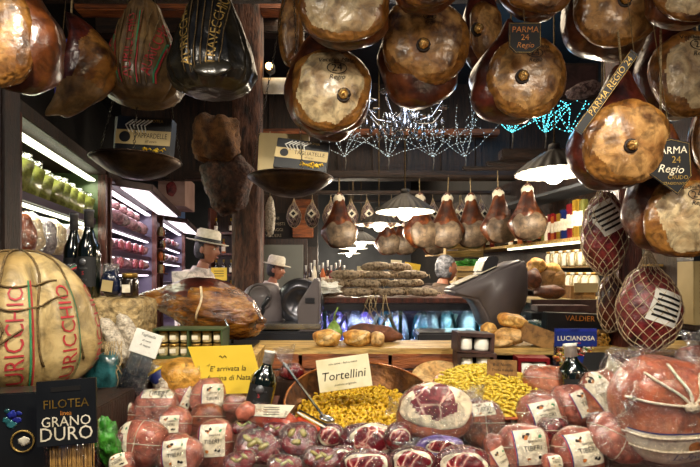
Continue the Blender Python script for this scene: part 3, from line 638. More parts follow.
# ---------------------------------------------------------------- rows of small netted hams and whole hams
def small_salami(cm):
    r = thing('small_netted_ham', '', 'ham', (0, 0, 0), (0, 0, 0), 'small netted hams on the back rail')
    B = Blob(.068, .05, .115, 2, .06, 3, 4, lambda p: V(p.x*(1-.45*max(0, p.z/.115)), p.y, p.z)); bv = B.mesh(20, 14); one('meat', bv, 'salami_dark', r)
    mb = MB(); ap = V(0, 0, .16)
    for d in (1, -1):
        for k in range(7): mb.add(tube([B.pt(2*PI*k/7+d*u*.28, -PI/2+u*PI*.085, 1.03) for u in range(11)]+[ap], .0015, 3), 'net')
    mb.add(tube([ap, (0, 0, .22)], .003, 4), 'net'); mb.build('string_net', r)
    dr = Drape(bv, (0, 0), .004); m2 = MB(); v2, f2 = grid2(.06, .06, 5, 5); m2.add(dr.wrap(v2, f2, PI/4, 0, .01), 'label_cream'); dr.off = .006
    v2, f2 = grid2(.03, .03, 4, 4); m2.add(dr.wrap(v2, f2, PI/4, 0, .01), 'ink'); m2.build('label', r); return r
s0 = small_salami(0); xs = [(294, 192), (312, 192), (330, 190), (351, 190), (368, 188), (391, 190), (407, 188), (433, 192), (449, 187), (462, 188), (482, 188), (505, 188), (521, 182), (534, 186), (548, 188), (560, 186)]
for i, (x, y) in enumerate(xs):
    p = at(x, y, 4.15); p.z = 1.95
    if i in (12, 14): p.y -= .12
    l = 'small netted ham with a pale diamond label, %s from the left on the back rail' % ORD[i]
    if i == 0: s0.location = p; s0['label'] = l
    else: dup(s0, p, (0, R.uniform(-.08, .08), R.uniform(-.4, .4)), None, l)
def row_ham():
    r = thing('row_ham', '', 'ham', (0, 0, 0), (0, 0, 0), 'row of whole hams over the counter')
    B = Blob(.15, .09, .15, 2.1, .05, 3, 9, lambda p: V(p.x*(1-.6*max(0, min(1, p.z/.15))**1.3), p.y, p.z*(1+1.1*max(0, p.z/.15)**2))); one('rind', B.mesh(28, 22), 'ham_rind', r)
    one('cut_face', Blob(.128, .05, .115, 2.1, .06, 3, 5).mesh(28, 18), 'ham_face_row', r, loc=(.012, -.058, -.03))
    one('paper_collar', lathe([(.034, .2), (.045, .2), (.05, .27), (.03, .3)], 14), 'label_cream', r); one('rope', tube([(0, 0, .29), (0, 0, .46)], .005, 5), 'rope', r); return r
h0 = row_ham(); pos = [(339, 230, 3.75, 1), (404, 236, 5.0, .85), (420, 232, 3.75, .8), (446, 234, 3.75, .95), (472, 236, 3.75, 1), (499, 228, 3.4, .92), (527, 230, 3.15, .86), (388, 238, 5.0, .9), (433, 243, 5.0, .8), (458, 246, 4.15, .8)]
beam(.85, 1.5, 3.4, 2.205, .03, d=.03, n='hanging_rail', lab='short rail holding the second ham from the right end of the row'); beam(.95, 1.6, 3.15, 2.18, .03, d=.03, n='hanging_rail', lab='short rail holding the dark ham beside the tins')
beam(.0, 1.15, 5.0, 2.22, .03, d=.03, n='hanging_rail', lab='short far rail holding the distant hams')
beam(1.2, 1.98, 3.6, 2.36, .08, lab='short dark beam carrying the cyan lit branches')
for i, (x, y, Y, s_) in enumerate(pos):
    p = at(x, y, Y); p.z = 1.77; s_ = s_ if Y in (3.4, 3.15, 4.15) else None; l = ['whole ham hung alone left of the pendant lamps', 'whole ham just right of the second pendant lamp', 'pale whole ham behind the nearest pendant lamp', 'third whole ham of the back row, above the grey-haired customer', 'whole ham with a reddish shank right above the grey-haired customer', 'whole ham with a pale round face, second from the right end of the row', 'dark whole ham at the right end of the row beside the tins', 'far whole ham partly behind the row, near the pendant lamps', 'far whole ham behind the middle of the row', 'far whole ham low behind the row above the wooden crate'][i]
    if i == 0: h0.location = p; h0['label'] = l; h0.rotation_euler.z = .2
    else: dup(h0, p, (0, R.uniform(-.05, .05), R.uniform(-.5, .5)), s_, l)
# sack, cone, pillar and small hanging things on the left
o = one('wooden_pillar', Blob(.088, .085, 1.72, 9, .05, 14, 3, None, .03, 20).mesh(24, 60), 'bark', None, True, (xof(248, 2.9), 2.9, 1.7)); tag(o, 'rough barked wooden pillar standing behind the slicer', 'pillar')
Bs = Blob(.125, .09, .125, 4, .08, 4, 6, lambda p: V(p.x*(.9+.9*abs(p.z)), p.y+.012*math.sin(p.x*60+p.z*20), p.z), .07, 7); o = one('burlap_sack', Bs.mesh(60, 44), 'burlap', None, True, at(217, 140, 2.5)); tag(o, 'crumpled brown burlap sack hanging above the man in the panama hat', 'sack')
def cpost(p): return V(p.x*(.45+.55*(p.z+.2)/.4), p.y, p.z)
o = one('hanging_basket', Blob(.16, .1, .16, 3, .08, 5, 8, lambda p: V(p.x*(.6+.4*(p.z+.16)/.32), p.y*(.6+.4*(p.z+.16)/.32), p.z), .05, 12).mesh(36, 24), 'brown_cone', None, True, at(228, 186, 2.55)); tag(o, 'dark woven tapering basket hanging under the burlap sack', 'basket')
o = one('hanging_salami', Blob(.035, .03, .125, 2, .08, 4, 2, None, .05, 14).mesh(18, 20), 'salami_white', None, True, at(270, 217, 2.9)); tag(o, 'thin white-dusted salami hanging in front of the menu board', 'salami')
one('string', tube([(0, 0, .12), (0, 0, .55)], .003, 4), 'rope', o)
for cx, n_, m_ in ((262, 0, 1),):
    pass
o = one('poster', box(sz(15, 1.9), .004, sz(60, 1.9)), 'poster_blue', None, False, at(62, 68, 1.97), (0, .0, 0)); one('string', tube([(0, 0, .12), (0, .03, 2.65-at(62, 68, 1.97).z)], .0015, 4), 'cord_brown', o); tag(o, 'narrow blue and violet poster between two hanging hams at top left', 'poster')
# small lamp and roller
r = thing('wall_spot', 'small glowing round spot lamp above the white paper roll at top left', 'lamp', at(269, 66, 2.9)); one('housing', lathe([(0, .05), (.03, .045), (.035, 0), (.03, -.01)], 16), 'shade_out', r, rot=(-PI/2, 0, 0), loc=(0, .02, 0)); one('bulb', Blob(.022, .022, .022, 2, 0).mesh(14, 10), 'bulb_warm', r)
o = one('paper_roll', lathe([(0, -.12), (.05, -.12), (.05, .12), (0, .12)], 20), 'label_cream', None, True, at(272, 86, 2.95), (0, PI/2, 0)); tag(o, 'white paper roll under the small spot lamp', 'paper roll')
# menu board, orange lamp box
mb = MB().add(box(.84, .03, .44, (0, 0, 0), .004), 'chalk_board', False)
for i, (s1, s2) in enumerate((('PANINI', '3,50'), ('SALUMI MISTI', '8,00'), ('FORMAGGI', '7,00'), ('TAGLIERE', '12,00'), ('VINO ROSSO', '4,00'))):
    z = .15-.075*i
    for q, x in ((s1, -.16), (s2, .2)): v2, f2 = text2d(q, .055); mb.add(flat(v2, f2, -.017, 0, x, z), 'chalk', False)
o = mb.build('menu_board', None, at(285, 230, 5.85)); tag(o, 'black chalk menu board over the pale grey door', 'sign')
o = one('lamp_box', box(.26, .14, .48, bev=.01), 'wood_orange', None, False, at(303, 219, 5.77)); tag(o, 'orange-brown wooden box right of the menu board', 'box')
r = thing('framed_picture', 'small framed picture on the upper wall behind the ham knobs', 'picture', at(575, 82, 3.0)); one('frame', box(.3, .03, .24, bev=.004), 'wood_dark', r, False); one('picture_panel', box(.26, .006, .2, (0, -.018, 0)), 'plum_box', r, False)
o = one('cured_ham', Blob(.11, .06, .045, 2, .12, 4, 2).mesh(20, 12), 'salami_dark', None, True, at(584, 90, 2.7), (0, -.25, 0)); tag(o, 'small grey cured ham in front of the framed picture at top right', 'ham')
# ================================================================ refrigerated wall cases on the left
RZ = math.atan(.236); O = V(-1.43, 1.9, 0); U = V(-math.sin(RZ), math.cos(RZ), 0); NL = V(-math.cos(RZ), -math.sin(RZ), 0)
def LW(y, x, z): return O+U*y-NL*x+V(0, 0, z)     # y along the wall, x towards the room (negative inside)
def case(y0, y1, shelves, label, wallm, top=2.1, strip='strip_light', post='wood_red', strips=None):
    r = thing('refrigerated_case', label, 'display case', LW(y0, 0, 0), (0, 0, RZ), 'refrigerated wall cases'); L_ = y1-y0
    one('back_panel', box(.03, L_, top-.3, (-.44, L_/2, top/2+.15)), wallm, r, False)
    one('base', box(.46, L_, .7, (-.22, L_/2, .35)), 'fridge_plum', r, False)
    one('canopy', box(.46, L_, .07, (-.215, L_/2, top+.03), .005), 'wood_dark', r, False)
    for y in (.018, L_-.018): one('side_post', box(.05, .036, top-.002, (.0, y, top/2)), post, r, False)
    one('side_wall', box(.40, .02, top-.7, (-.22, .012, .35+top/2)), wallm, r, False); one('side_wall', box(.40, .02, top-.7, (-.22, L_-.012, .35+top/2)), wallm, r, False)
    for i, z in enumerate(shelves):
        s_ = one('shelf', box(.36, L_-.06, .012, (-.23, L_/2, z-.006)), 'fridge_shelf', r, False)
        one('price_rail', box(.014, L_-.075, .042, (-.042, L_/2, z-.012), .003), 'fridge_plum', s_, False)
        one('light_tube', box(.03, L_-.1, .014, (-.07, L_/2, z-.045), .004), strip, s_, False)
        light('AREA', LW(y0+L_/2, -.09, z-.06), 2.2*L_, (1, .86, .95) if strip == 'strip_light' else (1, 1, .8), .05, (0, -.35, RZ), L_*.9)
    one('light_tube', box(.05, L_-.1, .016, (-.06, L_/2, top-.05), .004), strip, r, False)
    light('AREA', LW(y0+L_/2, -.09, top-.07), 3.0*L_, (1, .88, .95) if strip == 'strip_light' else (.98, 1, .72), .06, (0, -.35, RZ), L_*.9)
    return r
case(0, 1.28, [1.78, 1.50, 1.22], 'nearest refrigerated case with yellow-green packets on its top shelf', 'fridge_wall_green', strip='strip_green')
case(1.36, 3.15, [1.80, 1.585, 1.44, 1.2], 'second refrigerated case holding cured meats with pink cut ends', 'fridge_wall')
case(3.5, 5.6, [1.80, 1.585, 1.3], 'farthest refrigerated case behind the man in the panama hat', 'fridge_wall')
o = one('bottle_rack', box(.3, .26, 2.0, (-.15, 0, 1.0)), 'wood_red', None, False, LW(3.32, 0, 0), (0, 0, RZ)); tag(o, 'narrow red-brown shelf column of small jars between the second and farthest cases', 'shelf')
for i in range(4):
    for j in range(3):
        o = one('spice_jar', lathe([(0, 0), (.03, 0), (.03, .07), (.022, .08), (.022, .1), (0, .1)], 10), ['jar_pale', 'tin_orange', 'jar_black'][(i+j) % 3], None, True, LW(3.26+j*.075, .04, 1.42+.14*i)); tag(o, 'small jar, %s from the front on the %s ledge between the refrigerated cases' % (ORD[j], ['lowest', 'second', 'third', 'top'][i]), 'jar', 'jars in the narrow shelf column')
        if j == 0: one('ledge', box(.09, .26, .012), 'wood_red', bpy.data.objects['bottle_rack'], False, (.045, 0, 1.414+.14*i))
def lightpanel(y0, y1, label):
    r = thing('light_panel', label, 'lamp', LW((y0+y1)/2, .16, 2.04), (0, .12, RZ), 'overhead light panels of the refrigerated cases'); L_ = y1-y0
    one('housing', box(.26, L_, .05, (0, 0, .03), .005), 'plum_box', r, False); one('diffuser', box(.2, L_-.06, .012, (0, 0, 0), .003), 'panel_light', r, False)
    for y in (-L_*.4, L_*.4): one('bracket', box(.1, .03, .03, (-.14, y, .04)), 'wood_dark', r, False)
lightpanel(1.45, 3.0, 'wide bright light panel overhanging the second refrigerated case'); lightpanel(3.6, 5.2, 'bright light panel overhanging the farthest refrigerated case')
r = thing('ham_box', 'pink and cream carton with a ham picture on top of the farthest case', 'box', LW(3.25, .22, 2.15), (.0, 0, RZ-.1)); one('carton', box(.28, .5, .34, (0, 0, .17), .004), 'box_pink', r, False)
mb = MB().add(Blob(.055, .004, .08, 2, .1).mesh(14, 10), 'culatello', X=T(0, -.252, .18)); mb.build('printed_ham', r)
# packets on the shelves
def wedge_pack():
    r = thing('wedge_packet', '', 'packet', (0, 0, 0), (0, 0, 0), 'yellow-green packets on the top shelf of the nearest case')
    v, f = roundbox([(-.07, 0), (.06, 0), (.075, .165), (-.055, .19)], -.022, .022, .006); one('packet', (v, f), 'pack_green', r, True)
    one('plastic_film', sheet(.10, .03, 8, 4, lambda x, z: .006*math.sin(60*x)), 'crumple', r, True, (0.01, 0, .19)); return r
k0 = wedge_pack()
for i in range(9):
    y = .1+i*.13; p = LW(y, -.11, 1.781); ro = (0, .12+R.uniform(-.1, .1), RZ+.75+R.uniform(-.15, .15)); l = 'yellow-green packet, %s from the front on the top shelf of the nearest case' % ORD[i]
    if i == 0: k0.location = p; k0.rotation_euler = ro; k0['label'] = l
    else: dup(k0, p, ro, (1, 1, R.uniform(.88, 1.05)), l)
def crinkle_pack(name, w, h, d, m, label, loc, rot, grp=None, seal=None):
    r = thing(name, label, 'packet', loc, rot, grp)
    one('contents', Blob(w/2, d/2, h/2, 3.2, .08, 4, R.randint(0, 99), None, .03, 8).mesh(24, 18), m, r, loc=(0, 0, h/2))
    sp = Blob(w/2*1.06, d/2*1.12, h/2*1.04, 3, .06, 6, R.randint(0, 99), None, .07, 14); one('plastic_wrap', sp.mesh(26, 20), 'wrap', r, loc=(0, 0, h/2))
    if seal: one('round_sticker', lathe([(0, 0), (seal, 0), (seal, .003), (0, .003)], 18), 'label_black', r, True, (0, -d/2*1.12, h*.6), (PI/2, 0, 0))
    return r
cols = ['pack_orange', 'pack_orange', 'cheese_slice', 'pack_white', 'cheese_slice', 'pack_white', 'cheese_slice', 'pack_white']
names = ['brown packet nearest the left post', 'orange and cream packet with a round black sticker', 'cream cheese wedge', 'whitish crinkled packet behind the cream wedge', 'cream wedge halfway along', 'whitish packet near the dark bottles', 'cream slice just left of the dark bottles', 'whitish packet behind the dark bottles']
for i in range(8): crinkle_pack('cheese_packet', .21, R.uniform(.19, .225), .075, cols[i], names[i]+' on the nearest case\'s middle shelf', LW(.1+i*.145, -.12, 1.503), (0, R.uniform(-.15, .1), RZ+.8), 'wrapped cheeses on the middle shelf of the nearest case', .022 if i in (0, 1) else None)
for i in range(6): crinkle_pack('cheese_packet', .17, .15, .07, ['fridge_shelf', 'pack_white', 'violet_pack', 'pack_white', 'pack_white', 'violet_pack'][i], 'pale packet, %s from the front on the low shelf of the nearest case' % ORD[i], LW(.12+i*.19, -.12, 1.223), (0, R.uniform(-.1, .1), RZ+.8), 'packets on the low shelf of the nearest case')
def roll(L_, r_, m, cut, label, loc, rot, grp):
    t = thing('cured_meat_roll', label, 'cured meat', loc, rot, grp)
    one('casing', Blob(L_/2, r_, r_*.95, 2.6, .06, 3, R.randint(0, 50), None, .03, 8).mesh(24, 16), m, t)
    if cut: one('cut_end', Blob(.02, r_*.82, r_*.78, 2.2, .04).mesh(22, 12), 'cut_pink', t, loc=(L_/2-.012, 0, 0))
    return t
for i in range(6): roll(.32, .07, 'coppa_casing' if i % 2 else 'salami_dark', False, 'dark cured meat, %s from the front on the top shelf of the second case' % ORD[i], LW(1.52+.24*i, -.16+.02*(i % 2), 1.872+.004*(i % 3)), (0, .15, RZ+.3+R.uniform(-.2, .2)), 'cured meats on the top shelf of the second case')
for i in range(5): roll(.26, .05, 'coppa_casing', False, 'short cured meat stacked on top, %s from the front of the second case' % ORD[i], LW(1.62+.26*i, -.17, 1.985), (0, .1, RZ+.6+R.uniform(-.3, .2)), 'cured meats on the top shelf of the second case')
for i in range(6): roll(.34, .058, 'coppa_casing', i in (1, 2, 3, 4), 'pink-ended meat roll, %s from the front on the middle shelf of the second case' % ORD[i] if i in (1, 2, 3, 4) else 'uncut meat roll at the %s end of the middle shelf of the second case' % ('near' if i == 0 else 'far'), LW(1.55+.25*i, -.17, 1.647), (0, 0, RZ-.1+R.uniform(-.1, .1)), 'meat rolls on the middle shelf of the second case')
for i in range(6): roll(.34, .058, 'coppa_casing', i in (1, 3, 4), 'meat roll, %s from the front on the lower shelf of the second case' % ORD[i], LW(1.55+.25*i, -.17, 1.502), (0, 0, RZ-.1+R.uniform(-.1, .1)), 'meat rolls on the lower shelf of the second case')
for i in range(7): roll(.24, .055, 'coppa_casing' if i % 2 else 'pack_white', i % 3 == 1, 'meat roll on the top shelf of the farthest case, %s from the front' % ORD[i], LW(3.68+.25*i, -.14, 1.858), (0, 0, RZ), 'meats in the farthest case')
for i in range(7): roll(.24, .05, 'pack_white' if i % 2 else 'coppa_casing', False, 'meat roll on the middle shelf of the farthest case, %s from the front' % ORD[i], LW(3.68+.25*i, -.14, 1.637), (0, 0, RZ), 'meats in the farthest case')
# ================================================================ people
def skinned(name, joints, edges, radii, mat, parent, sub=2):
    me = bpy.data.meshes.new(name); me.from_pydata(joints, edges, []); o = bpy.data.objects.new(name, me); C.objects.link(o)
    m = o.modifiers.new('s', 'SKIN'); m.use_smooth_shade = True; sv = me.skin_vertices[0].data
    for i, q in enumerate(radii): sv[i].radius = q if isinstance(q, tuple) else (q, q); sv[i].use_root = (i == 0)
    s_ = o.modifiers.new('d', 'SUBSURF'); s_.levels = sub; s_.render_levels = sub
    dg = bpy.context.evaluated_depsgraph_get(); dg.update(); nm = bpy.data.meshes.new_from_object(o.evaluated_get(dg)); bpy.data.objects.remove(o)
    nm.materials.clear(); nm.materials.append(MATS[mat])
    for p in nm.polygons: p.use_smooth = True; p.material_index = 0
    o2 = bpy.data.objects.new(name, nm); C.objects.link(o2); o2.parent = parent; return o2
def head_vf(s_=1):
    """head facing +X, centre at origin, height .24"""
    def post(p):
        x, y, z = p
        if x > .03:
            if -.035 < z < .03: x += .026*math.exp(-(y/.013)**2)*math.exp(-((z+.018)/.02)**2)+.01*math.exp(-(y/.012)**2)*math.exp(-((z-.008)/.02)**2)
            x += .008*math.exp(-((z-.034)/.012)**2)-.009*math.exp(-((abs(y)-.032)/.014)**2)*math.exp(-((z-.014)/.011)**2)
            x += .007*math.exp(-(y/.022)**2)*math.exp(-((z+.056)/.009)**2)+.012*math.exp(-(y/.03)**2)*math.exp(-((z+.098)/.018)**2)
        if z < -.04: y *= 1-(-.04-z)*3.2; x = x*(1-(-.04-z)*1.0)+(.0 if x > 0 else .02)
        return V(x, y, z)
    return Blob(.094, .076, .12, 2.25, 0, 3, 0, post).mesh(64, 56)
def person(label, loc, rz, hscale, top, hair, hat=False, shirt='shirt', pitch=0, arms=None, beard=False, seated=0):
    r = thing('person', label, 'person', loc, (0, 0, rz)); S = hscale
    lean = .06+pitch*.4
    J = [(0, 0, .95*S), (.02, 0, 1.15*S), (.04, 0, 1.33*S), (lean*.6, 0, 1.46*S), (lean, 0, 1.55*S), (lean+.01, 0, 1.60*S),
         (.04, .18, 1.42*S), (.10, .24, 1.13*S), (.32, .18, 1.05*S), (.38, .16, 1.04*S), (.04, -.18, 1.42*S), (.10, -.24, 1.13*S), (.32, -.18, 1.05*S), (.38, -.16, 1.04*S),
         (0, .1, .88*S), (.02, .11, .5*S), (0, .11, .09), (.1, .11, .05), (0, -.1, .88*S), (.02, -.11, .5*S), (0, -.11, .09), (.1, -.11, .05)]
    E = [(0, 1), (1, 2), (2, 3), (3, 4), (4, 5), (2, 6), (6, 7), (7, 8), (8, 9), (2, 10), (10, 11), (11, 12), (12, 13), (0, 14), (14, 15), (15, 16), (16, 17), (0, 18), (18, 19), (19, 20), (20, 21)]
    Rr = [(.15, .12), (.15, .12), (.16, .13), .058, .05, .045, .06, .045, .032, .025, .06, .045, .032, .025, .09, .062, .045, .03, .09, .062, .045, .03]
    b = skinned('body', J, E, Rr, 'skin', r)
    # head merged in the body mesh
    hv, hf = head_vf(); me = b.data; bm = bmesh.new(); bm.from_mesh(me); Xh = T(lean+.03, 0, 1.68*S, 0, pitch*1.2, 0, S)
    vs = [bm.verts.new(Xh @ p) for p in hv]
    for q in hf: bm.faces.new([vs[i] for i in q]).smooth = True
    for sy in (1, -1):
        ev, ef = Blob(.02, .009, .032, 2, .0).mesh(14, 10); vs = [bm.verts.new(Xh @ (p+V(-.008, sy*.078, -.002))) for p in ev]
        for q in ef: bm.faces.new([vs[i] for i in q]).smooth = True
    # fingers
    for sy in (1, -1):
        for k in range(5):
            base = V(.38, sy*.16, 1.04*S); yo = (k-2)*.018*sy
            if k == 4 and False: pass
            L_ = [.06, .075, .08, .07, .055][k]
            pts = [base+V(.0, yo, 0), base+V(.03+L_*.4, yo*1.3, -.006), base+V(.03+L_*.8, yo*1.35, -.03)] if k else [base+V(-.01, -sy*.02, 0), base+V(.025, -sy*.045, -.005), base+V(.05, -sy*.052, -.02)]
            tv, tf = tube(pts, [.011, .009, .007], 7); vs = [bm.verts.new(p) for p in tv]
            for q in tf: bm.faces.new([vs[i] for i in q])
    bm.to_mesh(me); bm.free()
    eb = MB()
    for sy in (1, -1): eb.add(Blob(.011, .013, .009, 2, 0).mesh(12, 8), 'eye', X=Xh @ T(.079, sy*.031, .016)); eb.add(Blob(.005, .005, .005, 2, 0).mesh(8, 6), 'ink', X=Xh @ T(.089, sy*.031, .016)); eb.add(tube([(.092, sy*.045, .032), (.098, sy*.03, .038), (.098, sy*.014, .034)], .0035, 5), 'hair_dark', X=Xh)
    eb.add(Blob(.006, .024, .006, 2, 0).mesh(12, 6), 'lip', X=Xh @ T(.1, 0, -.056)); eb.build('facial_features', r)
    # torso clothes
    CK = 1.28 if shirt == 'coat_brown' else 1.0
    J2 = [(0, 0, .90*S), (.02, 0, 1.15*S), (.04, 0, 1.38*S), (lean*.6+.01, 0, 1.49*S), (.04, .18, 1.43*S), (.10, .24, 1.13*S), (.30, .185, 1.057*S), (.04, -.18, 1.43*S), (.10, -.24, 1.13*S), (.30, -.185, 1.057*S)]
    skinned('shirt' if shirt == 'shirt' else 'coat', J2, [(0, 1), (1, 2), (2, 3), (2, 4), (4, 5), (5, 6), (2, 7), (7, 8), (8, 9)], [(q[0]*CK, q[1]*CK) if isinstance(q, tuple) else q*CK for q in [(.18, .145), (.175, .145), (.185, .155), (.085, .085), .085, .068, .05, .085, .068, .05]], shirt, r)
    cm_ = MB().add(lathe_open([(.078, 0), (.085, .02), (.072, .055), (.062, .05)], 20), shirt, X=T(lean*.65+.01, 0, 1.475*S, 0, .2, 0)); cm_.build('collar', r)
    skinned('trousers', [(0, 0, .93*S), (0, .1, .86*S), (.02, .11, .5*S), (0, .11, .1), (0, -.1, .86*S), (.02, -.11, .5*S), (0, -.11, .1)], [(0, 1), (1, 2), (2, 3), (0, 4), (4, 5), (5, 6)], [(.17, .14), .11, .08, .065, .11, .08, .065], 'trousers', r)
    for sy in (1, -1): one('shoe', Blob(.13, .05, .045, 2.6, 0).mesh(16, 10), 'shoe', r, loc=(.05, sy*.11, .045))
    # hair
    hb = Blob(.099, .083, .118, 2.2, .02, 6, 3, lambda p: V(p.x-.012-(.05 if p.x > .03 and p.z < .045 else 0), p.y, p.z+.016 if p.z > -.02 else p.z+.01))
    hvv, hff = hb.mesh(40, 30); hff = [q for q in hff if all(not (hvv[i].x > .03 and hvv[i].z < .045) and hvv[i].z > -.085 for i in q)]
    MB().add((hvv, hff), hair, X=Xh).build('hair', r)
    if beard: MB().add(([p*1.0 for p in Blob(.09, .074, .06, 2.3, .01).mesh(24, 14)[0]], Blob(.09, .074, .06, 2.3, .01).mesh(24, 14)[1]), 'hair_dark', X=Xh @ T(.006, 0, -.066, s=.9)).build('beard', r)
    if hat:
        Xt = Xh @ T(-.006, 0, .062, 0, -.05 if not pitch else .05, 0)
        hr = thing_part = None
        br = lathe_open([(.0, .004), (.098, .004), (.15, -.004), (.172, .004), (.174, .008), (.15, .0), (.1, .01)], 48); br = ([V(p.x*1.06, p.y*.9, p.z+.12*(p.y**2)) for p in br[0]], br[1])
        hm = MB().add(br, 'hat_straw', X=Xt)
        cr = lathe([(.104, .0), (.103, .05), (.096, .095), (.075, .115), (.045, .105), (0, .098)], 40); cr = ([V(p.x*1.05, p.y*.86, p.z) for p in cr[0]], cr[1]); hm.add(cr, 'hat_straw', X=Xt)
        hh = hm.build('hat', r)
        if hat == 'band': bd = lathe_open([(.1075, .006), (.1068, .038)], 40); MB().add(([V(p.x*1.05, p.y*.87, p.z) for p in bd[0]], bd[1]), 'hat_band', X=Xt).build('hat_band', hh)
    return r
Ym = 3.7; q = at(208, 250, Ym); person('man in white shirt and white panama hat with black band, looking down', (q.x-.137, Ym, 0), -.15, q.z/1.68*1.0, None, 'hair_dark', 'band', pitch=.12)
Yw = 4.7; q = at(276, 272, Yw); person('person in a plain white cowboy-style hat bending over behind the slicer', (q.x-.137, Yw, 0), -.12, (q.z+.02)/1.68, None, 'hair_dark', True, pitch=.12)
Yc = 3.6; q = at(447, 269, Yc); person('grey-haired customer in a brown coat beside the counter, facing right', (q.x-.10, Yc, 0), .35, q.z/1.68, None, 'hair_grey', None, 'coat_brown', pitch=.05)
# ================================================================ slicer, scales
Y = 2.55; r = thing('meat_slicer', 'grey meat slicer with a round blade guard right of the leg of prosciutto', 'slicer', (xof(285, Y), Y, 1.031))
zb = 1.031; g = lambda px: xof(px, Y)-r.location.x; hz_ = lambda py: zof(py, Y)-zb
one('base', box(sz(74, Y), .34, .07, (g(283), 0, .035), .01), 'machine_dark', r, False)
one('carriage', box(sz(62, Y), .24, .03, (g(292), -.05, .095), .006), 'steel', r, False)
one('blade_guard', MB().add(lathe([(0, 0), (.05, .0), (.07, .012), (.115, .014), (.125, 0), (.135, -.01), (.13, -.05), (0, -.05)], 48), 'x').v and lathe([(0, .02), (.06, .02), (.07, .03), (.1, .032), (.11, .022), (.128, .02), (.136, .0), (.13, -.05), (0, -.05)], 48), 'machine_disc', r, True, (g(298), .02, hz_(302)), (PI/2, 0, 0)) if False else one('blade_guard', lathe([(0, .02), (.06, .02), (.07, .03), (.1, .032), (.11, .022), (.128, .02), (.136, .0), (.13, -.05), (0, -.05)], 48), 'machine_disc', r, True, (g(300), .02, hz_(302)), (PI/2, 0, 0))
one('motor_housing', Blob(.12, .12, .14, 2.8, .02).mesh(28, 20), 'machine_grey', r, loc=(g(262), .06, hz_(308)))
one('guard_ring', tube([(.062*math.cos(2*PI*i/24), 0, .062*1.1*math.sin(2*PI*i/24)) for i in range(24)], .008, 6, True), 'machine_grey', r, loc=(g(262), -.075, hz_(296)))
one('handle', tube([(g(262), -.02, .1), (g(266), -.08, .2), (g(272), -.1, .25)], .012, 8), 'machine_dark', r)
one('back_plate', roundbox([(g(305), .06), (g(318), .08), (g(320), hz_(276)), (g(298), hz_(300))], .09, .13, .008), 'machine_grey', r, False)
Y = 2.45; r = thing('counter_scale', 'small pyramid-shaped grey counter scale just right of the slicer', 'scale', (xof(308, Y), Y, 1.031)); g = lambda px: xof(px, Y)-r.location.x; hz_ = lambda py: zof(py, Y)-1.031
one('housing', roundbox([(g(301), 0), (g(320), 0), (g(320), hz_(280)), (g(316), hz_(277)), (g(300), hz_(302)), (g(298), hz_(310))], -.06, .1, .008), 'machine_grey', r, False)
one('display', box(.05, .006, .03, (g(311), -.064, hz_(300)), .002), 'machine_dark', r, False)
o = one('paper_heap', Blob(.09, .06, .035, 2, .3, 5, 3, None, .15, 10).mesh(30, 18), 'label_white', None, False, at(326, 288, 2.82)); tag(o, 'crumpled white wrapping paper on the counter corner by the pyramid-shaped scale', 'paper')
Y = 2.20; r = thing('weighing_machine', 'large curved grey weighing machine with paper receipts on its slanted top, right of centre', 'scale', (xof(490, Y), Y, 1.061)); g = lambda px: xof(px, Y)-r.location.x; hz_ = lambda py: zof(py, Y)-1.061
poly = [(452, 290), (500, 268), (522, 259), (527, 266), (527, 298), (520, 315), (508, 328), (496, 333), (489, 328), (484, 312), (476, 300), (455, 296)]
one('hood', roundbox([(g(a), hz_(b)) for a, b in reversed(poly)], -.02, .24, .012, 4), 'machine_grey', r, True)
def rec(a, b, c_, d_, n, m):
    x0, z0, x1, z1 = g(a), hz_(b), g(c_), hz_(d_); L_ = math.hypot(x1-x0, z1-z0)
    return one(n, box(L_, .14, .004, (0, 0, 0), .001), m, r, False, ((x0+x1)/2, .1, (z0+z1)/2+.004), (0, -math.atan2(z1-z0, x1-x0), 0))
rec(458, 285.5, 480, 275.8, 'receipt', 'receipt'); rec(482, 274.5, 499, 267, 'receipt', 'label_cream')
one('display_head', roundbox([(g(484), hz_(276)), (g(490), hz_(257)), (g(498), hz_(255)), (g(503), hz_(258)), (g(500), hz_(268))], .05, .2, .005), 'machine_dark', r, False)
one('display_screen', box(.055, .15, .004, (0, 0, 0), .001), 'receipt', r, False, (g(486.0), .12, hz_(265.5)), (0, -1.2, 0))
one('pedestal', box(.10, .14, .17, (g(500), .1, .075), .01), 'machine_dark', r, False)
# ================================================================ glass counter
Y0, Y1 = 2.75, 3.27; XL, XR = xof(322, Y0), xof(545, Y0); zt = zof(298, Y0)
r = thing('glass_counter', 'long glass-fronted deli counter in the middle of the shop', 'counter', ((XL+XR)/2, (Y0+Y1)/2, 0)); W_ = XR-XL; D_ = Y1-Y0
one('base', box(W_, D_, .92, (0, 0, .46)), 'wood_dark', r, False); one('worktop', box(W_+.04, D_+.04, .03, (0, 0, zt-.015), .004), 'wood_red', r, False)
one('top_frame', box(W_+.02, .05, .045, (0, -D_/2+.02, zt-.055), .004), 'machine_dark', r, False)
one('glass_pane', box(W_, .008, zt-.08-.92, (0, -D_/2+.01, (.92+zt-.08)/2)), 'case_glass', r, False)
for x in (-W_/2+.015, -.2, W_*.2, W_/2-.015): one('frame_post', box(.022, .03, zt-.92-.03, (x, -D_/2+.03, (.92+zt-.03)/2)), 'steel', r, False)
one('back_panel', box(W_, .02, zt-.95, (0, D_/2-.03, (.92+zt-.03)/2)), 'fridge_plum', r, False)
one('light_tube', box(W_*.9, .03, .015, (0, -D_/2+.1, zt-.045), .004), 'strip_light', r, False)
light('AREA', ((XL+XR)/2-.35, Y0+.12, zt-.07), 6, (.72, .6, 1), .5, (0, 0, 0), .05); light('AREA', ((XL+XR)/2+.35, Y0+.12, zt-.07), 4.5, (.75, .9, 1), .5, (0, 0, 0), .05)
gi = 0
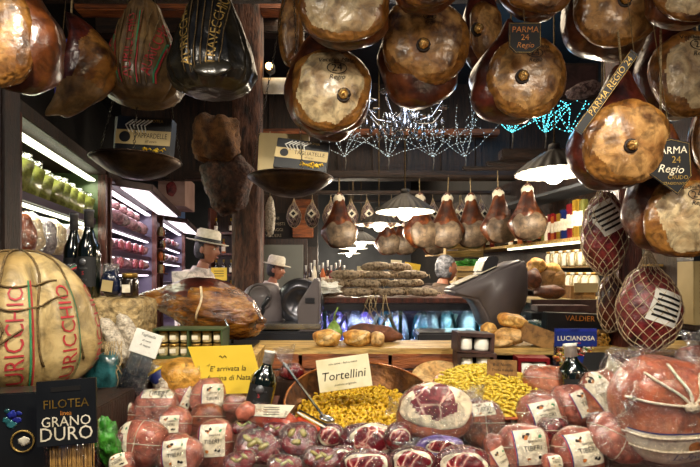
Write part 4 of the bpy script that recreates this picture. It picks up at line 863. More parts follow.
for k, (px, m_, nm) in enumerate([(328, 'violet_pack', 'violet'), (343, 'violet_pack', 'violet'), (356, 'grey_pack', 'grey'), (372, 'violet_pack', 'violet'), (387, 'teal_pack', 'teal'), (402, 'grey_pack', 'grey'), (418, 'teal_pack', 'dark teal'), (433, 'grey_pack', 'grey'), (448, 'teal_pack', 'teal'), (465, 'grey_pack', 'grey'), (482, 'teal_pack', 'teal')]):
    q = at(px, 330, 2.98); crinkle_pack('tray_packet', .11, .23, .1, m_, '%s wrapped packet, %s from the left behind the counter glass' % (nm, ORD[k]), (q.x, q.y, .93), (-.3, R.uniform(-.3, .3), 0), 'packets inside the glass counter')
for k, (px, lean, m_) in enumerate([(330, .5, 'violet_pack'), (338, .5, 'violet_pack'), (371, .45, 'label_white'), (381, .4, 'teal_pack'), (451, .35, 'label_white'), (456, -.3, 'teal_pack'), (395, -.4, 'kraft')]):
    q = at(px, 329, 2.84); o = one('price_card', box(.022, .004, .2, bev=.001), m_, None, False, (q.x, q.y, 1.06), (0, lean, 0)); tag(o, 'narrow slanted card, %s from the left leaning against the inside of the counter glass' % ORD[k], 'card', 'slanted cards inside the glass counter')
o = one('register_drawer', box(sz(62, 2.35), .2, .05, bev=.01), 'machine_dark', None, False, (xof(446, 2.35), 2.35, 1.086)); tag(o, 'low dark metal drawer on the wooden shelf left of the weighing machine', 'drawer')
# salamis stacked on the counter
sm = Blob(.100, .038, .031, 2.15, .1, 4, 5, lambda q: V(q.x, q.y, q.z*1.0-.25*q.x*q.x), .07, 7)
s0 = thing('dried_salami', '', 'salami', (0, 0, 0), (0, 0, 0), 'stack of dried salamis on the counter'); one('casing', sm.mesh(26, 14), 'salami_stack', s0); one('end_string', tube([(.1, 0, 0), (.115, 0, .004), (.12, -.02, -.01), (.125, -.03, -.025)], .002, 4), 'rope', s0)
tb = [('bottom', zt+.033, [(324, .1), (340, .0), (357, .1), (373, .1), (390, -.1), (405, 0), (422, .1)], 0), ('second', zt+.089, [(332, .1), (349, 0), (366, .1), (382, 0), (399, .1), (415, .1)], .01), ('third', zt+.144, [(345, .1), (362, 0), (378, .05), (396, .1), (412, 0)], .02), ('top', zt+.196, [(375, 0), (402, .1)], .03)]
first = True
for nm, z, row, dy in tb:
    for i, (px, a) in enumerate(row):
        yy = 2.84+dy+(.16 if i % 2 else 0); p = V(xof(px, 2.9), yy, z); l = 'dried salami, %s from the left in the %s layer of the stack on the counter' % (ORD[i], nm)
        if first: s0.location = p; s0.rotation_euler.z = a; s0['label'] = l; first = False
        else: dup(s0, p, (R.uniform(-.2, .2), R.uniform(-.06, .06), R.uniform(-.35, .35)+a+(PI if i % 2 else 0)), R.uniform(.8, 1.0), l)
tw = MB(); 
for i in range(12):
    x = R.uniform(-.06, .06); tw.add(tube([(x, 0, .02), (x+R.uniform(-.03, .03), -.012, -.04), (x+R.uniform(-.05, .05), -.014, -.1), (x+R.uniform(-.04, .04), -.012, -.12-R.random()*.05)], .0025, 4), 'rope')
o = tw.build('string_bundle', None, (xof(377, 2.72), 2.715, zt)); tag(o, 'tangle of loose twine hanging over the front edge of the counter', 'string')
for k, (px, py, w_) in enumerate([(366, 283, 14), (398, 277, 11), (414, 280, 16), (350, 287, 12)]):
    o = one('price_sign', box(sz(w_, 3.2), .004, .07), 'paper_cream' if k != 2 else 'paper_yellow', None, False, at(px-2, py-12, 3.22), (0, R.uniform(-.2, .2), 0)); tag(o, ['small cream price card left above the stacked salamis', 'small cream price card amid the stacked salamis', 'tilted yellow price card left of the grey-haired customer', 'small cream price card at the left end of the salami stack'][k], 'sign', 'price cards above the salami stack')
    one('stake', tube([(0, .005, -.03), (0, .005, zt-at(px-2, py-12, 3.22).z)], .003, 4), 'steel', o)
# ================================================================ right wall shelves
RW = math.atan(.2)
def RP(px, h=None):    # point on the shelf front line, from a pixel column
    k = (px-350)/F; Y = 2.035/(k+.2); return V(k*Y, Y, 0)
r = thing('wall_shelf', 'long shelf of tins and bottles running back along the right wall', 'shelf', (1.475, 2.8, 0), (0, 0, RW), 'shelves on the right wall')
for i, z in enumerate((1.645, 1.30)): one('shelf', box(.26, 3.4, .02, (.13, 1.1, z-.01)), 'wood_light' if i == 0 else 'wood_dark', r, False)
one('back_panel', box(.02, 3.4, 1.3, (.27, 1.1, 1.6)), 'wood_dark', r, False); one('sloping_hood', box(.28, 1.6, .02, (.14, .3, 1.98)), 'wall_grey', r, False)
one('light_tube', box(.03, 1.4, .014, (.06, .3, 1.615), .003), 'strip_green', r, False)
light('AREA', (1.55, 2.95, 1.60), 2.2, (1, .88, .6), .06, (0, .2, RW), 1.3); light('AREA', (1.5, 2.9, 2.0), 4, (1, .85, .65), .06, (0, .25, RW), 1.3)
tins = ['tin_olive', 'label_cream', 'tin_red', 'tin_orange', 'tin_red', 'tin_gold', 'tin_blue', 'tin_blue', 'tin_red', 'tin_red', 'tin_gold', 'tin_gold', 'tin_olive', 'tin_white', 'tin_white', 'tin_white']
px = 538
for i, m_ in enumerate(tins):
    wpx = 6 if m_ in ('tin_gold',) else 3.4; p = RP(px); hh = [.17, .18, .19, .17, .18, .18, .2, .19, .23, .22, .25, .24, .24, .13, .14, .12][i]
    o = one('tin', box(.034, .05 if wpx < 5 else .06, hh, (0, 0, hh/2), .004), m_, None, False, (p.x+.05, p.y, 1.646), (0, 0, RW)); one('tin_label', box(.002, .03, hh*.4, (-.018, 0, hh*.5)), 'label_cream', o, False)
    tag(o, '%s tin, %s from the left on the upper right-hand shelf' % (m_.split('_')[1] if m_[:3] == 'tin' else 'cream', ORD[i]), 'tin', 'tins on the upper right-hand shelf'); px += 3.15
def small_jar(m1, m2):
    r = thing('glass_jar', '', 'jar', (0, 0, 0), (0, 0, 0)); one('jar_body', lathe([(0, 0), (.024, 0), (.026, .01), (.026, .07), (.018, .085), (.018, .09), (0, .09)], 14), m1, r); one('lid', lathe([(.02, .09), (.021, .105), (0, .106)], 14), m2, r); return r
j0 = small_jar('jar_pale', 'label_white'); j1 = small_jar('label_cream', 'jar_lid'); n_ = 0
one_shelf = one('shelf', box(.2, 1.1, .012, (.15, .25, 1.455)), 'wood_light', r, False)
for row, z in enumerate((1.301, 1.462)):
    for i in range(12):
        p = RP(541+4*i); l = 'small pale jar, %s from the left in the %s row of the backlit right-hand shelf' % (ORD[i], ('lower', 'upper')[row]); src = (j0, j1)[(i+row) % 2]; q = (p.x+.06, p.y, z)
        d = dup(src, q, (0, 0, 0), 1.0 if row else 1.1, l); d['group'] = 'small jars on the backlit shelf'
for j in (j0, j1):
    for c in list(j.children): bpy.data.objects.remove(c)
    bpy.data.objects.remove(j)
def bottle(label, loc, R_=.037, h=.3, gm='glass_dark_green', fm_='foil_grey', lm='label_black', rot=(0, 0, 0), grp=None, name='wine_bottle', text=None, cat='bottle', det=True):
    r = thing(name, label, cat, loc, rot, grp)
    bv = lathe([(0, 0), (R_*.9, 0), (R_, h*.02), (R_, h*.52), (R_*.9, h*.6), (R_*.55, h*.7), (R_*.38, h*.78), (R_*.36, h*.99), (0, h)], 28 if det else 12); one('bottle_body', bv, gm, r)
    one('neck_foil', lathe([(R_*.42, h*.80), (R_*.41, h*.97), (R_*.46, h*.975), (R_*.44, h*1.005), (0, h*1.007)], 20 if det else 8), fm_, r)
    if lm:
        N_ = 16; vv = []; ff = []
        for j in range(2):
            for i in range(N_+1): an = -PI/2+(-1.1+2.2*i/N_); vv.append(V(R_*1.015*math.cos(an), R_*1.015*math.sin(an), h*(.12+.34*j)))
        for i in range(N_): ff.append((i, i+1, i+N_+2, i+N_+1))
        mb = MB().add((vv, ff), lm)
        if text:
            for body, zz, s_, mt in text:
                v2, f2 = text2d(body, s_, 0, .2); mb.add(([V(R_*1.03*math.sin(x/R_), -R_*1.03*math.cos(x/R_), z+h*zz) for x, z in v2], f2), mt, False)
            mb.add(lathe([(0, 0), (R_*.32, 0), (R_*.32, .001), (0, .001)], 18), 'foil_grey', X=T(0, -R_*1.03, h*.40, PI/2))
        mb.build('label', r)
    return r
bc = ['bottle_amber', 'glass_dark_green', 'tin_red', 'bottle_amber', 'tin_orange', 'glass_dark_green', 'label_cream', 'bottle_amber']
for i in range(18):
    p = RP(533-4.6*i); bottle('liquor bottle, %s from the right on the far end of the right wall shelf' % ORD[i], (p.x+.06, p.y, 1.646), .035, .2+.05*(i % 3)/2, bc[i % 8], ['foil_white', 'tin_red', 'tin_gold'][i % 3], 'label_cream' if i % 2 else 'tin_orange', grp='bottles on the right wall shelf', name='liquor_bottle', det=False)
# crates and greens behind the customer
def crate(label, loc, w, d, h, m='wood_light'):
    r = thing('wooden_crate', label, 'crate', loc, (0, 0, 0), 'wooden crates at the back')
    one('bottom_board', box(w, d, .01, (0, 0, .005)), m, r, False)
    for s_ in (-1, 1):
        one('end_panel', box(.012, d, h, (s_*(w/2-.006), 0, h/2)), m, r, False)
        for k in range(3): one('side_slat', box(w-.026, .008, h*.26, (0, s_*(d/2-.004), h*(.16+.33*k))), m, r, False)
    return r
Yk = 3.9; q = at(465, 284, Yk); zc = q.z
o = one('produce_table', box(.34, .32, zc, (0, 0, zc/2)), 'wood_dark', None, False, (1.0, 4.03, 0)); tag(o, 'dark table carrying the crates behind the grey-haired customer', 'table')
crate('lower pale wooden crate full of green salad behind the grey-haired customer', (xof(470, Yk), Yk, zc+.0), .30, .26, .16)
o = one('salad_leaves', Blob(.13, .1, .045, 2.2, .25, 5, 3, None, .3, 14).mesh(40, 24), 'leaf', None, False, (xof(470, Yk), Yk, zc+.165)); tag(o, 'heap of bright green salad leaves in the lower crate', 'salad')
crate('upper wooden crate above the green salad, with lettering', (xof(466, Yk+.1), Yk+.2, zc+.24), .34, .1, .2, 'wood_light')
v2, f2 = text2d('Salumi', .09); o = one('crate_stand', box(.32, .1, .235, (0, 0, .117)), 'wood_dark', None, False, (xof(466, Yk+.1), Yk+.2, zc)); tag(o, 'dark block under the upper wooden crate', 'block')
for i in range(10):
    q = at(306+4.2*i, 286, 5.2); bottle('far small bottle, %s from the left beneath the pendant row' % ORD[i], (q.x, 5.2+.1*(i % 2), 1.23), .03, .28+.06*(i % 3)/2, bc[(i*3) % 8], 'foil_white', 'label_cream', grp='small bottles on the far table', name='oil_bottle', det=False)
o = one('far_table', box(1.7, .6, 1.229, (0, 0, .6145)), 'wood_red', None, False, (xof(350, 5.3)+.2, 5.35, 0)); tag(o, 'dark far table carrying the small bottles beneath the pendant row', 'table')
for sh in range(4):
    for i in range(6):
        if (sh*6+i) % 5 == 4: continue
        q = V(xof(237, 5.5)-.23+.09*i, 5.42, 1.163+.25*sh); bottle('small bottle, %s from the left on the %s shelf behind the panama-hatted man' % (ORD[sum(1 for z in range(i) if (sh*6+z) % 5 != 4)], ['lowest', 'second', 'third', 'top'][sh]), q, .026, .17, bc[(i*2+sh) % 8], 'tin_gold', 'label_cream', grp='bottles behind the man in the panama hat', name='oil_bottle', det=False)
# yellow note by the man
o = one('yellow_note', box(.16, .004, .13), 'paper_yellow', None, False, at(219, 274, 4.6), (0, 0, 0)); tag(o, 'small yellow notice beside the chest of the man in the panama hat', 'sign')
for i in range(3): one('writing_line', box(.1, .001, .006, (0, -.003, .03-.025*i)), 'ink', o, False)
one('stake', tube([(0, .006, -.06), (0, .006, -at(219, 274, 4.6).z)], .004, 4), 'steel', o)
# loaves, paper bag and cartons on the right shelf board
zs = zof(298, 2.55); r = thing('side_shelf', 'tan shelf board with loaves and cartons, left of the wooden post', 'shelf', (xof(568, 2.55), 2.55, zs)); one('board', box(sz(96, 2.55), .3, .02, (0, 0, -.01), .003), 'box_tan', r, False); one('front_drape', box(sz(96, 2.55), .01, .1, (0, -.156, -.05)), 'plum_box', r, False)
for x in (-.2, .2): one('leg', box(.03, .2, zs-.02, (x, .03, -(zs)/2-.01)), 'wood_dark', r, False)
def loaf(label, loc, rx, ry, rz, m='bread', rot=(0, 0, 0), cut=True, grp=None, seed=0):
    r = thing('bread_loaf', label, 'bread', loc, rot, grp); B = Blob(rx, ry, rz, 2.3, .1, 3, seed, None, .02, 8); bv = B.mesh(32, 20); one('crust', bv, m, r)
    if cut:
        dr = Drape(bv, (0, 0), .002); mb = MB()
        for k in (-1, 0, 1): v2, f2 = grid2(rx*.9, rz*.16, 10, 2); mb.add(dr.wrap(v2, f2, .35, k*rx*.15, rz*.25*k+rz*.2), 'flour')
        mb.build('score', r)
    return r
loaf('small round brown loaf at the left on the tan shelf board', at(533, 279, 2.5), .045, .05, .055, 'bread_dark', seed=1, cut=False); loaf('reddish round loaf above the small brown loaf, left on the tan shelf board', at(536, 266, 2.62), .05, .05, .045, 'bread', seed=2, cut=False)
p = at(549, 289, 2.47); loaf('long low brown loaf at the front of the tan shelf board', (p.x, p.y, zs+.037), .085, .045, .038, 'bread_dark', seed=3, cut=False)
r = thing('bread_bag', 'crumpled kraft paper bag with bread behind the long low loaf', 'bag', (xof(551, 2.62), 2.62, zs)); one('bag', Blob(.072, .045, .085, 4, .04, 4, 3, None, .06, 9).mesh(28, 20), 'kraft', r, False, loc=(0, 0, .085)); one('loaf_top', Blob(.06, .038, .04, 2.2, .1).mesh(18, 12), 'bread', r, loc=(0, 0, .16))
o = one('carton', box(sz(24, 2.5), .12, sz(13, 2.5), (0, 0, sz(6.5, 2.5)), .003), 'kraft', None, False, (xof(578, 2.5), 2.5, zs)); tag(o, 'plain open kraft carton at the right end of the tan shelf board', 'box')
one('flap', box(sz(23, 2.5), .004, .05, (0, -.085, sz(13, 2.5)-.01)), 'box_tan', o, False, rot=(.0, 0, 0))
# right window corner
Y = 1.98; zr = zof(324, Y); o = one('corner_shelf', box(.16, .3, .02, (0, 0, -.01)), 'wood_dark', None, False, (xof(700, Y)+.02, Y+.0, zr)); tag(o, 'dark corner shelf at the right edge carrying the tan pasta carton', 'shelf')
one('bracket', box(.02, .2, zr-.84, (.07, 0, -(zr-.84)/2-.02)), 'wood_dark', o, False)
mb = MB().add(box(.14, .1, sz(76, Y), (0, 0, sz(38, Y)), .003), 'box_tan', False); mb.add(box(.141, .101, sz(13, Y), (0, 0, sz(69, Y))), 'box_black', False)
v2, f2 = text2d('LA MOLISANA', .035); mb.add(flat(v2, f2, -.0515, PI/2, -.032, sz(36, Y)), 'ink', False)
o = mb.build('pasta_carton', None, (xof(701, Y), Y, zr)); tag(o, 'tall tan pasta carton with upright lettering at the right edge', 'box')
r = thing('side_window', 'narrow warm-lit window strip between the wooden post and the tan carton', 'window', (xof(682, 3.0), 3.0, 0)); one('window_frame', box(.2, .04, 1.0, (0, .02, 1.55)), 'wood_dark', r, False); one('lit_pane', box(.13, .01, .62, (0, -.005, 1.42)), 'backlit', r, False)
for z in (1.2, 1.38, 1.55): one('glazing_bar', box(.14, .02, .02, (0, -.015, z)), 'wood_red', r, False)
# ================================================================ window display furniture
def furn(name, vf, m, loc, label, cat, rot=(0, 0, 0)): o = one(name, vf, m, None, False, loc, rot); tag(o, label, cat); return o
furn('display_table', box(3.05, 1.50, .84, (0, 0, .42)), 'wood_dark', (.13, 1.37, 0), 'dark display table filling the shop window under all the food', 'table')
furn('display_shelf', box(3.0, .24, .03, (0, 0, -.015), .004), 'wood_light', (.13, 2.02, 1.09), 'light wooden shelf plank running behind the bowls, with loaves on it', 'shelf')
furn('display_shelf', box(.86, .27, .03, (0, 0, -.015), .004), 'wood_light', (-.95, 1.763, 1.09), 'light wooden shelf extension on the left under the jars and the cheese slab', 'shelf')
furn('back_counter', box(.5, .42, 1.03, (0, 0, .515)), 'machine_dark', (-.33, 2.5, 0), 'dark counter block under the slicer and the small scale', 'counter'); furn('back_counter', box(1.1, .25, 1.06, (0, 0, .53)), 'machine_dark', (.87, 2.27, 0), 'dark counter block under the weighing machine and the dark cartons', 'counter')
for i, x in enumerate((-.40, -.02, .36)):
    r = thing('wooden_crate', ['orange-brown crate under the plank, left of the copper bowl', 'orange-brown crate under the plank, behind the copper bowl', 'orange-brown crate under the plank, behind the yellow pasta platter'][i], 'crate', (x, 2.05, .842), (0, 0, 0), 'orange-brown crates under the plank')
    one('bottom_board', box(.36, .28, .01, (0, 0, .005)), 'wood_orange', r, False)
    for k in range(3): one('front_slat', box(.365, .012, .066, (0, -.146, .045+.075*k), .003), 'wood_orange', r, False)
    for s_ in (-1, 1): one('end_panel', box(.012, .28, .23, (s_*.176, 0, .115)), 'wood_orange', r, False)
def zb(Y): return max(.885, .90+(Y-1.15)*.17)-.01
def bed(x0, x1, y0, y1, label):
    z0, z1 = zb(y0), zb(y1); v = [V(x0, y0, z0), V(x1, y0, z0), V(x1, y1, z1), V(x0, y1, z1)]; v += [V(p.x, p.y, .842) for p in v]
    o = one('display_step', (v, [(0, 1, 2, 3), (7, 6, 5, 4), (0, 4, 5, 1), (1, 5, 6, 2), (2, 6, 7, 3), (3, 7, 4, 0)]), 'wood_red', None, False); tag(o, label, 'display step')
bed(-.62, .95, .72, 1.22, 'sloping dark red step under the front row of meats'); bed(-1.0, -.25, 1.225, 1.61, 'sloping dark red step under the packed meats left of the copper bowl'); bed(.78, 1.4, 1.225, 1.85, 'sloping dark red step under the meats at the right')
furn('display_block', box(.62, .42, .205, (0, 0, .1025), .004), 'wood_dark', (-.98, 1.32, .842), 'dark block under the big corded cheese at the left', 'block')
furn('display_block', box(.19, .2, .18, (0, 0, .09), .003), 'wood_dark', (.49, 1.79, .842), 'dark block under the two white jar boxes', 'block')
# ---------------------------------------------------------------- big corded cheese
Y = 1.3; p = at(20, 350, Y); r = thing('provolone_cheese', 'huge melon-shaped corded cheese with red AURICCHIO lettering at the left edge', 'cheese', p); a = .215; cu, cd = .285, .128
RZ_ = lambda z: math.sqrt(max(.05, 1-(z/(cu if z > 0 else cd*1.6))**2))
N = 10; n = 160; prof = []; a = .205
def psurf(t, ph, k=1.0):
    r_ = a*max(0, math.cos(ph))**.85*(1-.15*(abs(math.cos(N*t/2+.2)))**7*math.sqrt(max(0, math.cos(ph)))+.012*math.sin(t*3+ph*2))*k
    return V(r_*math.cos(t), r_*math.sin(t), (cu if ph > 0 else cd)*math.sin(ph)*k)
bv = ([psurf(2*PI*i/n, -PI/2+PI*j/44) for j in range(45) for i in range(n)], [(j*n+i, j*n+(i+1) % n, (j+1)*n+(i+1) % n, (j+1)*n+i) for j in range(44) for i in range(n)])
mb = MB().add(bv, 'provolone_wax'); dr = Drape(bv, (0, 0), .003)
def zph(z): z = max(-.97, min(.97, z/(cu if z > 0 else cd))); return math.asin(z)
for k_ in range(-6, 1):
    tm_ = ((k_+.5)*PI-.2)*2/N
    v2, f2 = text2d('AURICCHIO', .058, 0, .15); mb.add(([psurf(tm_-(-zz)*-1/a if False else tm_+(-zz)/a*1.0, zph(xx*.92+.045), 1.012) for xx, zz in v2], f2), 'red_print')
    for o_, m_ in ((.155, 'green_print'), (.19, 'red_print')):
        g2, gf = grid2(.024, .30, 1, 30); mb.add(([psurf(tm_+o_+u, zph(z+.05), 1.012) for u, z in g2], gf), m_)
mb.build('rind', r); k = MB(); c = cu
for k_ in range(-6, 2):
    tg = (k_*PI-.2)*2/N; k.add(tube([psurf(tg+.06*math.sin(i*.6+k_), PI/2*(.97-.085*i), 1.015) for i in range(14)], .003, 5), 'cord_brown')
for zc_, amp in ((.68, .03), (.5, .06)):
    pts = [dr(a*.99*math.sin(t)*math.sqrt(1-zc_**2), c*(zc_+amp*math.cos(t*5)))+V(0, -.002, 0) for t in [(-1.3+2.6*i/40) for i in range(41)]]; k.add(tube(pts, .003, 5), 'cord_brown')
pts = [dr(a*(.28+.16*math.sin(i*.5)), c*(.42-.05*i))+V(0, -.003, 0) for i in range(12)]; k.add(tube(pts, .003, 5), 'cord_brown')
pts = [dr(a*(.2+.05*i), c*(.0+.035*i))+V(0, -.003, 0) for i in range(9)]; k.add(tube(pts, .003, 5), 'cord_brown'); k.build('cord', r)
# ---------------------------------------------------------------- pasta packs at lower left
Y = 1.0; r = thing('spaghetti_pack', 'spaghetti packet with a dark card header reading FILOTEA GRANO DURO', 'packet', at(67, 412, Y), (-.1, -.08, 0)); W_, h_ = sz(60, Y), sz(64, Y)
mb = MB().add(box(W_, .006, h_, (0, 0, 0), .001), 'box_black', False); mb.add(box(W_*.5, .001, h_*.07, (0, -.0035, h_*.36)), 'ink', False)
for body, z, s_, m_ in (('FILOTEA', .13, .027, 'jar_lid'), ('linea', -.01, .014, 'orange_print'), ('GRANO', -.14, .031, 'label_cream'), ('DURO', -.33, .042, 'label_cream')): v2, f2 = text2d(body, s_); mb.add(flat(v2, f2, -.0040, 0, 0, z*h_), m_, False)
mb.build('card_header', r)
k = MB(); rr = random.Random(3)
for i in range(44): x = -.045+.09*(i % 22)/21; k.add(tube([(x+rr.uniform(-.002, .002), .010+.008*(i//22)+rr.uniform(0, .004), -h_*.36), (x*.98+rr.uniform(-.002, .002), .012+.008*(i//22), -h_*.5-.13)], .0019, 5), 'spaghetti')
k.build('spaghetti', r); one('clear_bag', box(.115, .036, .2, (0, .016, -h_*.5-.04), .008), 'clear_bag', r)
Y = 1.06; r = thing('pasta_box', 'dark box with a painted blue reflection and yellow ring emblem at the lower left corner', 'box', at(8, 432, Y), (0, -.02, .12)); W_, h_ = sz(96, Y), sz(84, Y)
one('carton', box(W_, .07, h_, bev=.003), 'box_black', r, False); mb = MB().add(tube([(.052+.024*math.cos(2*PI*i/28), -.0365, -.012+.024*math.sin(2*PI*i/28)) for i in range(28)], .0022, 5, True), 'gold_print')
mb.add(Blob(.012, .0015, .01, 2, .3, 6, 2).mesh(14, 8), 'label_cream', X=T(.055, -.036, -.012)); 
for i_, (x_, z_, s_) in enumerate(((.03, .05, .010), (.018, .038, .008), (.04, .036, .009), (.028, .028, .011), (.045, .052, .006), (.02, .058, .006))): mb.add(Blob(s_, .0008, s_*.8, 2, .4, 6, i_).mesh(14, 8), 'teal_pack' if i_ % 2 else 'poster_blue', X=T(x_, -.0355, z_))  # flat blue and teal ellipses painted as a blurry reflection beside the ring
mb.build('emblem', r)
Y = 1.12; o = one('green_packet', Blob(.026, .022, .055, 2.6, .2, 5, 2, None, .14, 9).mesh(30, 24), 'leaf', None, True, at(106, 440, Y), (0, -.25, 0)); tag(o, 'bright green shiny packet between the spaghetti and the packed meats', 'packet')
# ---------------------------------------------------------------- slab cheese, bottles, small bags
Y = 1.76; p = V(xof(113, Y), Y, 1.091)
o = one('cheese_slab', MB().add(([V(q.x, q.y, q.z) for q in Blob(sz(38, 1.66), .10, .112, 7, .03, 6, 4, None, .025, 9).mesh(60, 44)[0]], Blob(sz(38, 1.66), .10, .112, 7, .03, 6, 4, None, .025, 9).mesh(60, 44)[1]), 'slab_cheese').v and Blob(sz(39, 1.66), .10, .112, 7, .015, 6, 4, None, .035, 16).mesh(90, 64), 'slab_cheese', None, True, p+V(0, 0, .112)); tag(o, 'large rough grey-beige block of aged cheese carrying the two wine bottles', 'cheese')
zt2 = p.z+.226
tx = [('Barolo', .33, .012, 'foil_grey'), ('S', .27, .02, 'red_print'), ('DOCG', .2, .009, 'foil_grey')]
bottle('dark wine bottle standing at the left of the pair on the cheese slab', (xof(74, 1.77), 1.77, zt2), .036, .325)
bottle('dark wine bottle with a black label, right of the pair on the cheese slab', (xof(89, 1.71), 1.71, zt2), .040, .33, text=tx)
def labbag(label, loc, w, h, m, rib=False):
    r = thing('small_bag', label, 'bag', loc); one('bag', Blob(w/2, .022, h/2, 2.6, .08, 4, 3, lambda p: V(p.x*(1-.3*max(0, p.z/(h/2))), p.y, p.z), .05, 8).mesh(26, 20), m, r, loc=(0, 0, h/2)); one('tag', box(w*.55, .002, h*.42, (0, 0, 0)), 'box_tan', r, False, (.0, -.028, h*.42), (0, .15, 0))
    one('bag_top', sheet(w*.7, h*.35, 8, 4, lambda x, z: .012*math.sin(90*x)), 'crumple', r, True, (0, 0, h*1.1))
    if rib: mb = MB(); mb.add(tube([(-.03, -.01, h*.9), (0, -.015, h*.95), (.035, -.01, h*1.12)], .004, 5), 'red_print'); mb.add(tube([(-.035, -.008, h*.95), (0, -.012, h*.98), (.03, -.01, h*1.18)], .003, 5), 'green_print'); mb.build('ribbon', r)
    return r
labbag('small dark bag with a tan tag and red-green ribbon left of the wine bottles', (xof(69, 1.69), 1.69, zt2), .06, .1, 'navy_pack', True); labbag('small navy bag with a tilted tan tag right of the wine bottles', (xof(111, 1.72), 1.72, zt2), .075, .1, 'navy_pack')
r = thing('preserve_jar', 'small dark jar with a golden label at the right end of the cheese slab', 'jar', (xof(130, 1.72), 1.72, zt2)); one('jar_body', lathe([(0, 0), (.028, 0), (.03, .006), (.03, .066), (.026, .074), (0, .074)], 24), 'jar_black', r); one('lid', lathe([(.028, .074), (.029, .09), (0, .091)], 24), 'jar_lid', r); one('label', box(.03, .002, .03, (0, -.0305, .032)), 'label_cream', r, False)
# dry salamis, pasta bag
def salami(label, px, py, Y, L_, r_, m, rot, ty=None):
    r = thing('whole_salami', label, 'salami', at(px, py, Y), rot); one('casing', Blob(r_, r_, L_/2, 2.6, .08, 4, R.randint(0, 40), None, .05, 10).mesh(24, 24), m, r); one('knot', Blob(r_*.3, r_*.3, .012, 2, .1).mesh(10, 8), 'rope', r, loc=(0, 0, L_/2)); return r
salami('white-dusted salami leaning against the cheese slab, the left of the two', 114, 340, 1.54, .17, .026, 'salami_white', (.1, -.5, 0)); salami('white-dusted salami leaning against the cheese slab, the right of the two', 131, 336, 1.58, .17, .026, 'salami_white', (.1, -.45, 0))
mb = MB()
for i in range(14): x = R.uniform(-.03, .03); mb.add(tube([(x, 0, .06), (x+R.uniform(-.03, .03), -.01, 0), (x+R.uniform(-.04, .04), -.015, -.06), (x+R.uniform(-.03, .03), -.01, -.10)], .0017, 4), 'rope')
o = mb.build('string_bundle', None, at(113, 360, 1.44)); tag(o, 'tangled loose twine between the corded cheese and the black pasta bag', 'string')
o = one('dark_packet', Blob(.055, .03, .07, 3.5, .08, 4, 6, None, .05, 8).mesh(30, 20), 'teal_pack', None, True, at(102, 374, 1.44)); tag(o, 'dark blue-green crinkled packet right of the corded cheese', 'packet')
Y = 1.42; r = thing('black_pasta_bag', 'clear bag of black ribbon pasta with a white card top, leaning right', 'bag', at(139, 366, Y), (-.1, .32, 0)); 
k = MB()
for i in range(26): x = -.036+.072*(i % 13)/12; k.add(tube([(x, -.008+.012*(i//13), -.12), (x*.9+.004*math.sin(i), -.010+.012*(i//13), .035)], .0026, 5), 'black_pasta')
k.build('black_pasta', r); one('clear_bag', box(.09, .034, .17, (0, 0, -.045), .01), 'wrap', r); mb = MB().add(box(.088, .006, .075, (0, -.01, .075), .001), 'label_white', False)
for body, z, s_ in (('Tagliatelle', .1, .012), ('al nero', .083, .010), ('di seppia', .068, .010)): v2, f2 = text2d(body, s_, .2); mb.add(flat(v2, f2, -.0136, 0, 0, z), 'ink', False)
mb.build('card_top', r)
r = salami('white salami with a blue and yellow band right of the black pasta bag', 165, 386, 1.5, .16, .028, 'salami_white', (0, -.55, 0)); one('band', lathe([(.029, .02), (.030, .03), (.030, .05), (.029, .055)], 24), 'blue_print', r); one('yellow_band', lathe([(.0295, .056), (.0295, .064)], 24), 'paper_yellow', r)
# golden cheese wheel, jar box, yellow notice
Y = 1.56; o = one('golden_cheese', Blob(sz(27, Y), .085, .06, 3.2, .03, 5, 3, None, .01, 12).mesh(44, 26), 'cheese_wheel', None, True, at(184, 376, Y)); tag(o, 'round golden cheese behind the packed meats, below the jar carton', 'cheese')
one('woven_rind', MB().add(tube([(sz(27.4, Y)*math.cos(2*PI*i/30), .086*math.sin(2*PI*i/30), -.01) for i in range(30)], .0015, 4, True), 'cord_brown').v and tube([(sz(27.0, Y)*math.cos(2*PI*i/30), .085*math.sin(2*PI*i/30), .0) for i in range(30)], .0015, 4, True), 'cord_brown', o)
Y = 1.70; r = thing('jar_carton', 'open-windowed carton holding two tiers of small preserve jars on the left plank', 'box', (xof(192, Y), Y, 1.091)); W_ = sz(68, Y); h_ = .105
one('carton_tray', box(W_, .09, .008, (0, 0, .004)), 'box_green', r, False); one('carton_back', box(W_, .006, h_, (0, .045, h_/2)), 'box_green', r, False); one('carton_top', box(W_, .096, .006, (0, 0, h_+.003)), 'box_green', r, False)
for x in (-.5, 0, .5): one('carton_side', box(.006, .09, h_-.01, (x*(W_-.008), 0, h_/2+.003)), 'box_green', r, False)
for i in range(6):
    for j in range(2):
        x = (-.40+.16*i+(.0 if i > 2 else -.0))*W_; q = thing('preserve_jar', 'small preserve jar, %s from the left in the %s tier of the green carton' % (ORD[i], ('lower', 'upper')[j]), 'jar', (xof(192, Y)+x, Y-.012, 1.0995+.050*j), (0, 0, 0), 'preserve jars in the green carton')
        one('jar_body', lathe([(0, 0), (.017, 0), (.018, .004), (.018, .032), (0, .034)], 16), 'jar_pale', q); one('lid', lathe([(.0175, .034), (.0175, .044), (0, .045)], 16), 'jar_lid', q); one('label', box(.022, .002, .016, (0, -.0178, .018)), 'label_cream', q, False)
Y = 1.50; p = at(225, 365, Y); g = lambda px: xof(px, Y)-p.x; gz = lambda py: zof(py, Y)-p.z
mb = MB().add(prism([(g(187), gz(347)), (g(206), gz(394)), (g(266), gz(392)), (g(251), gz(345))], 0, .003), 'paper_yellow', False)
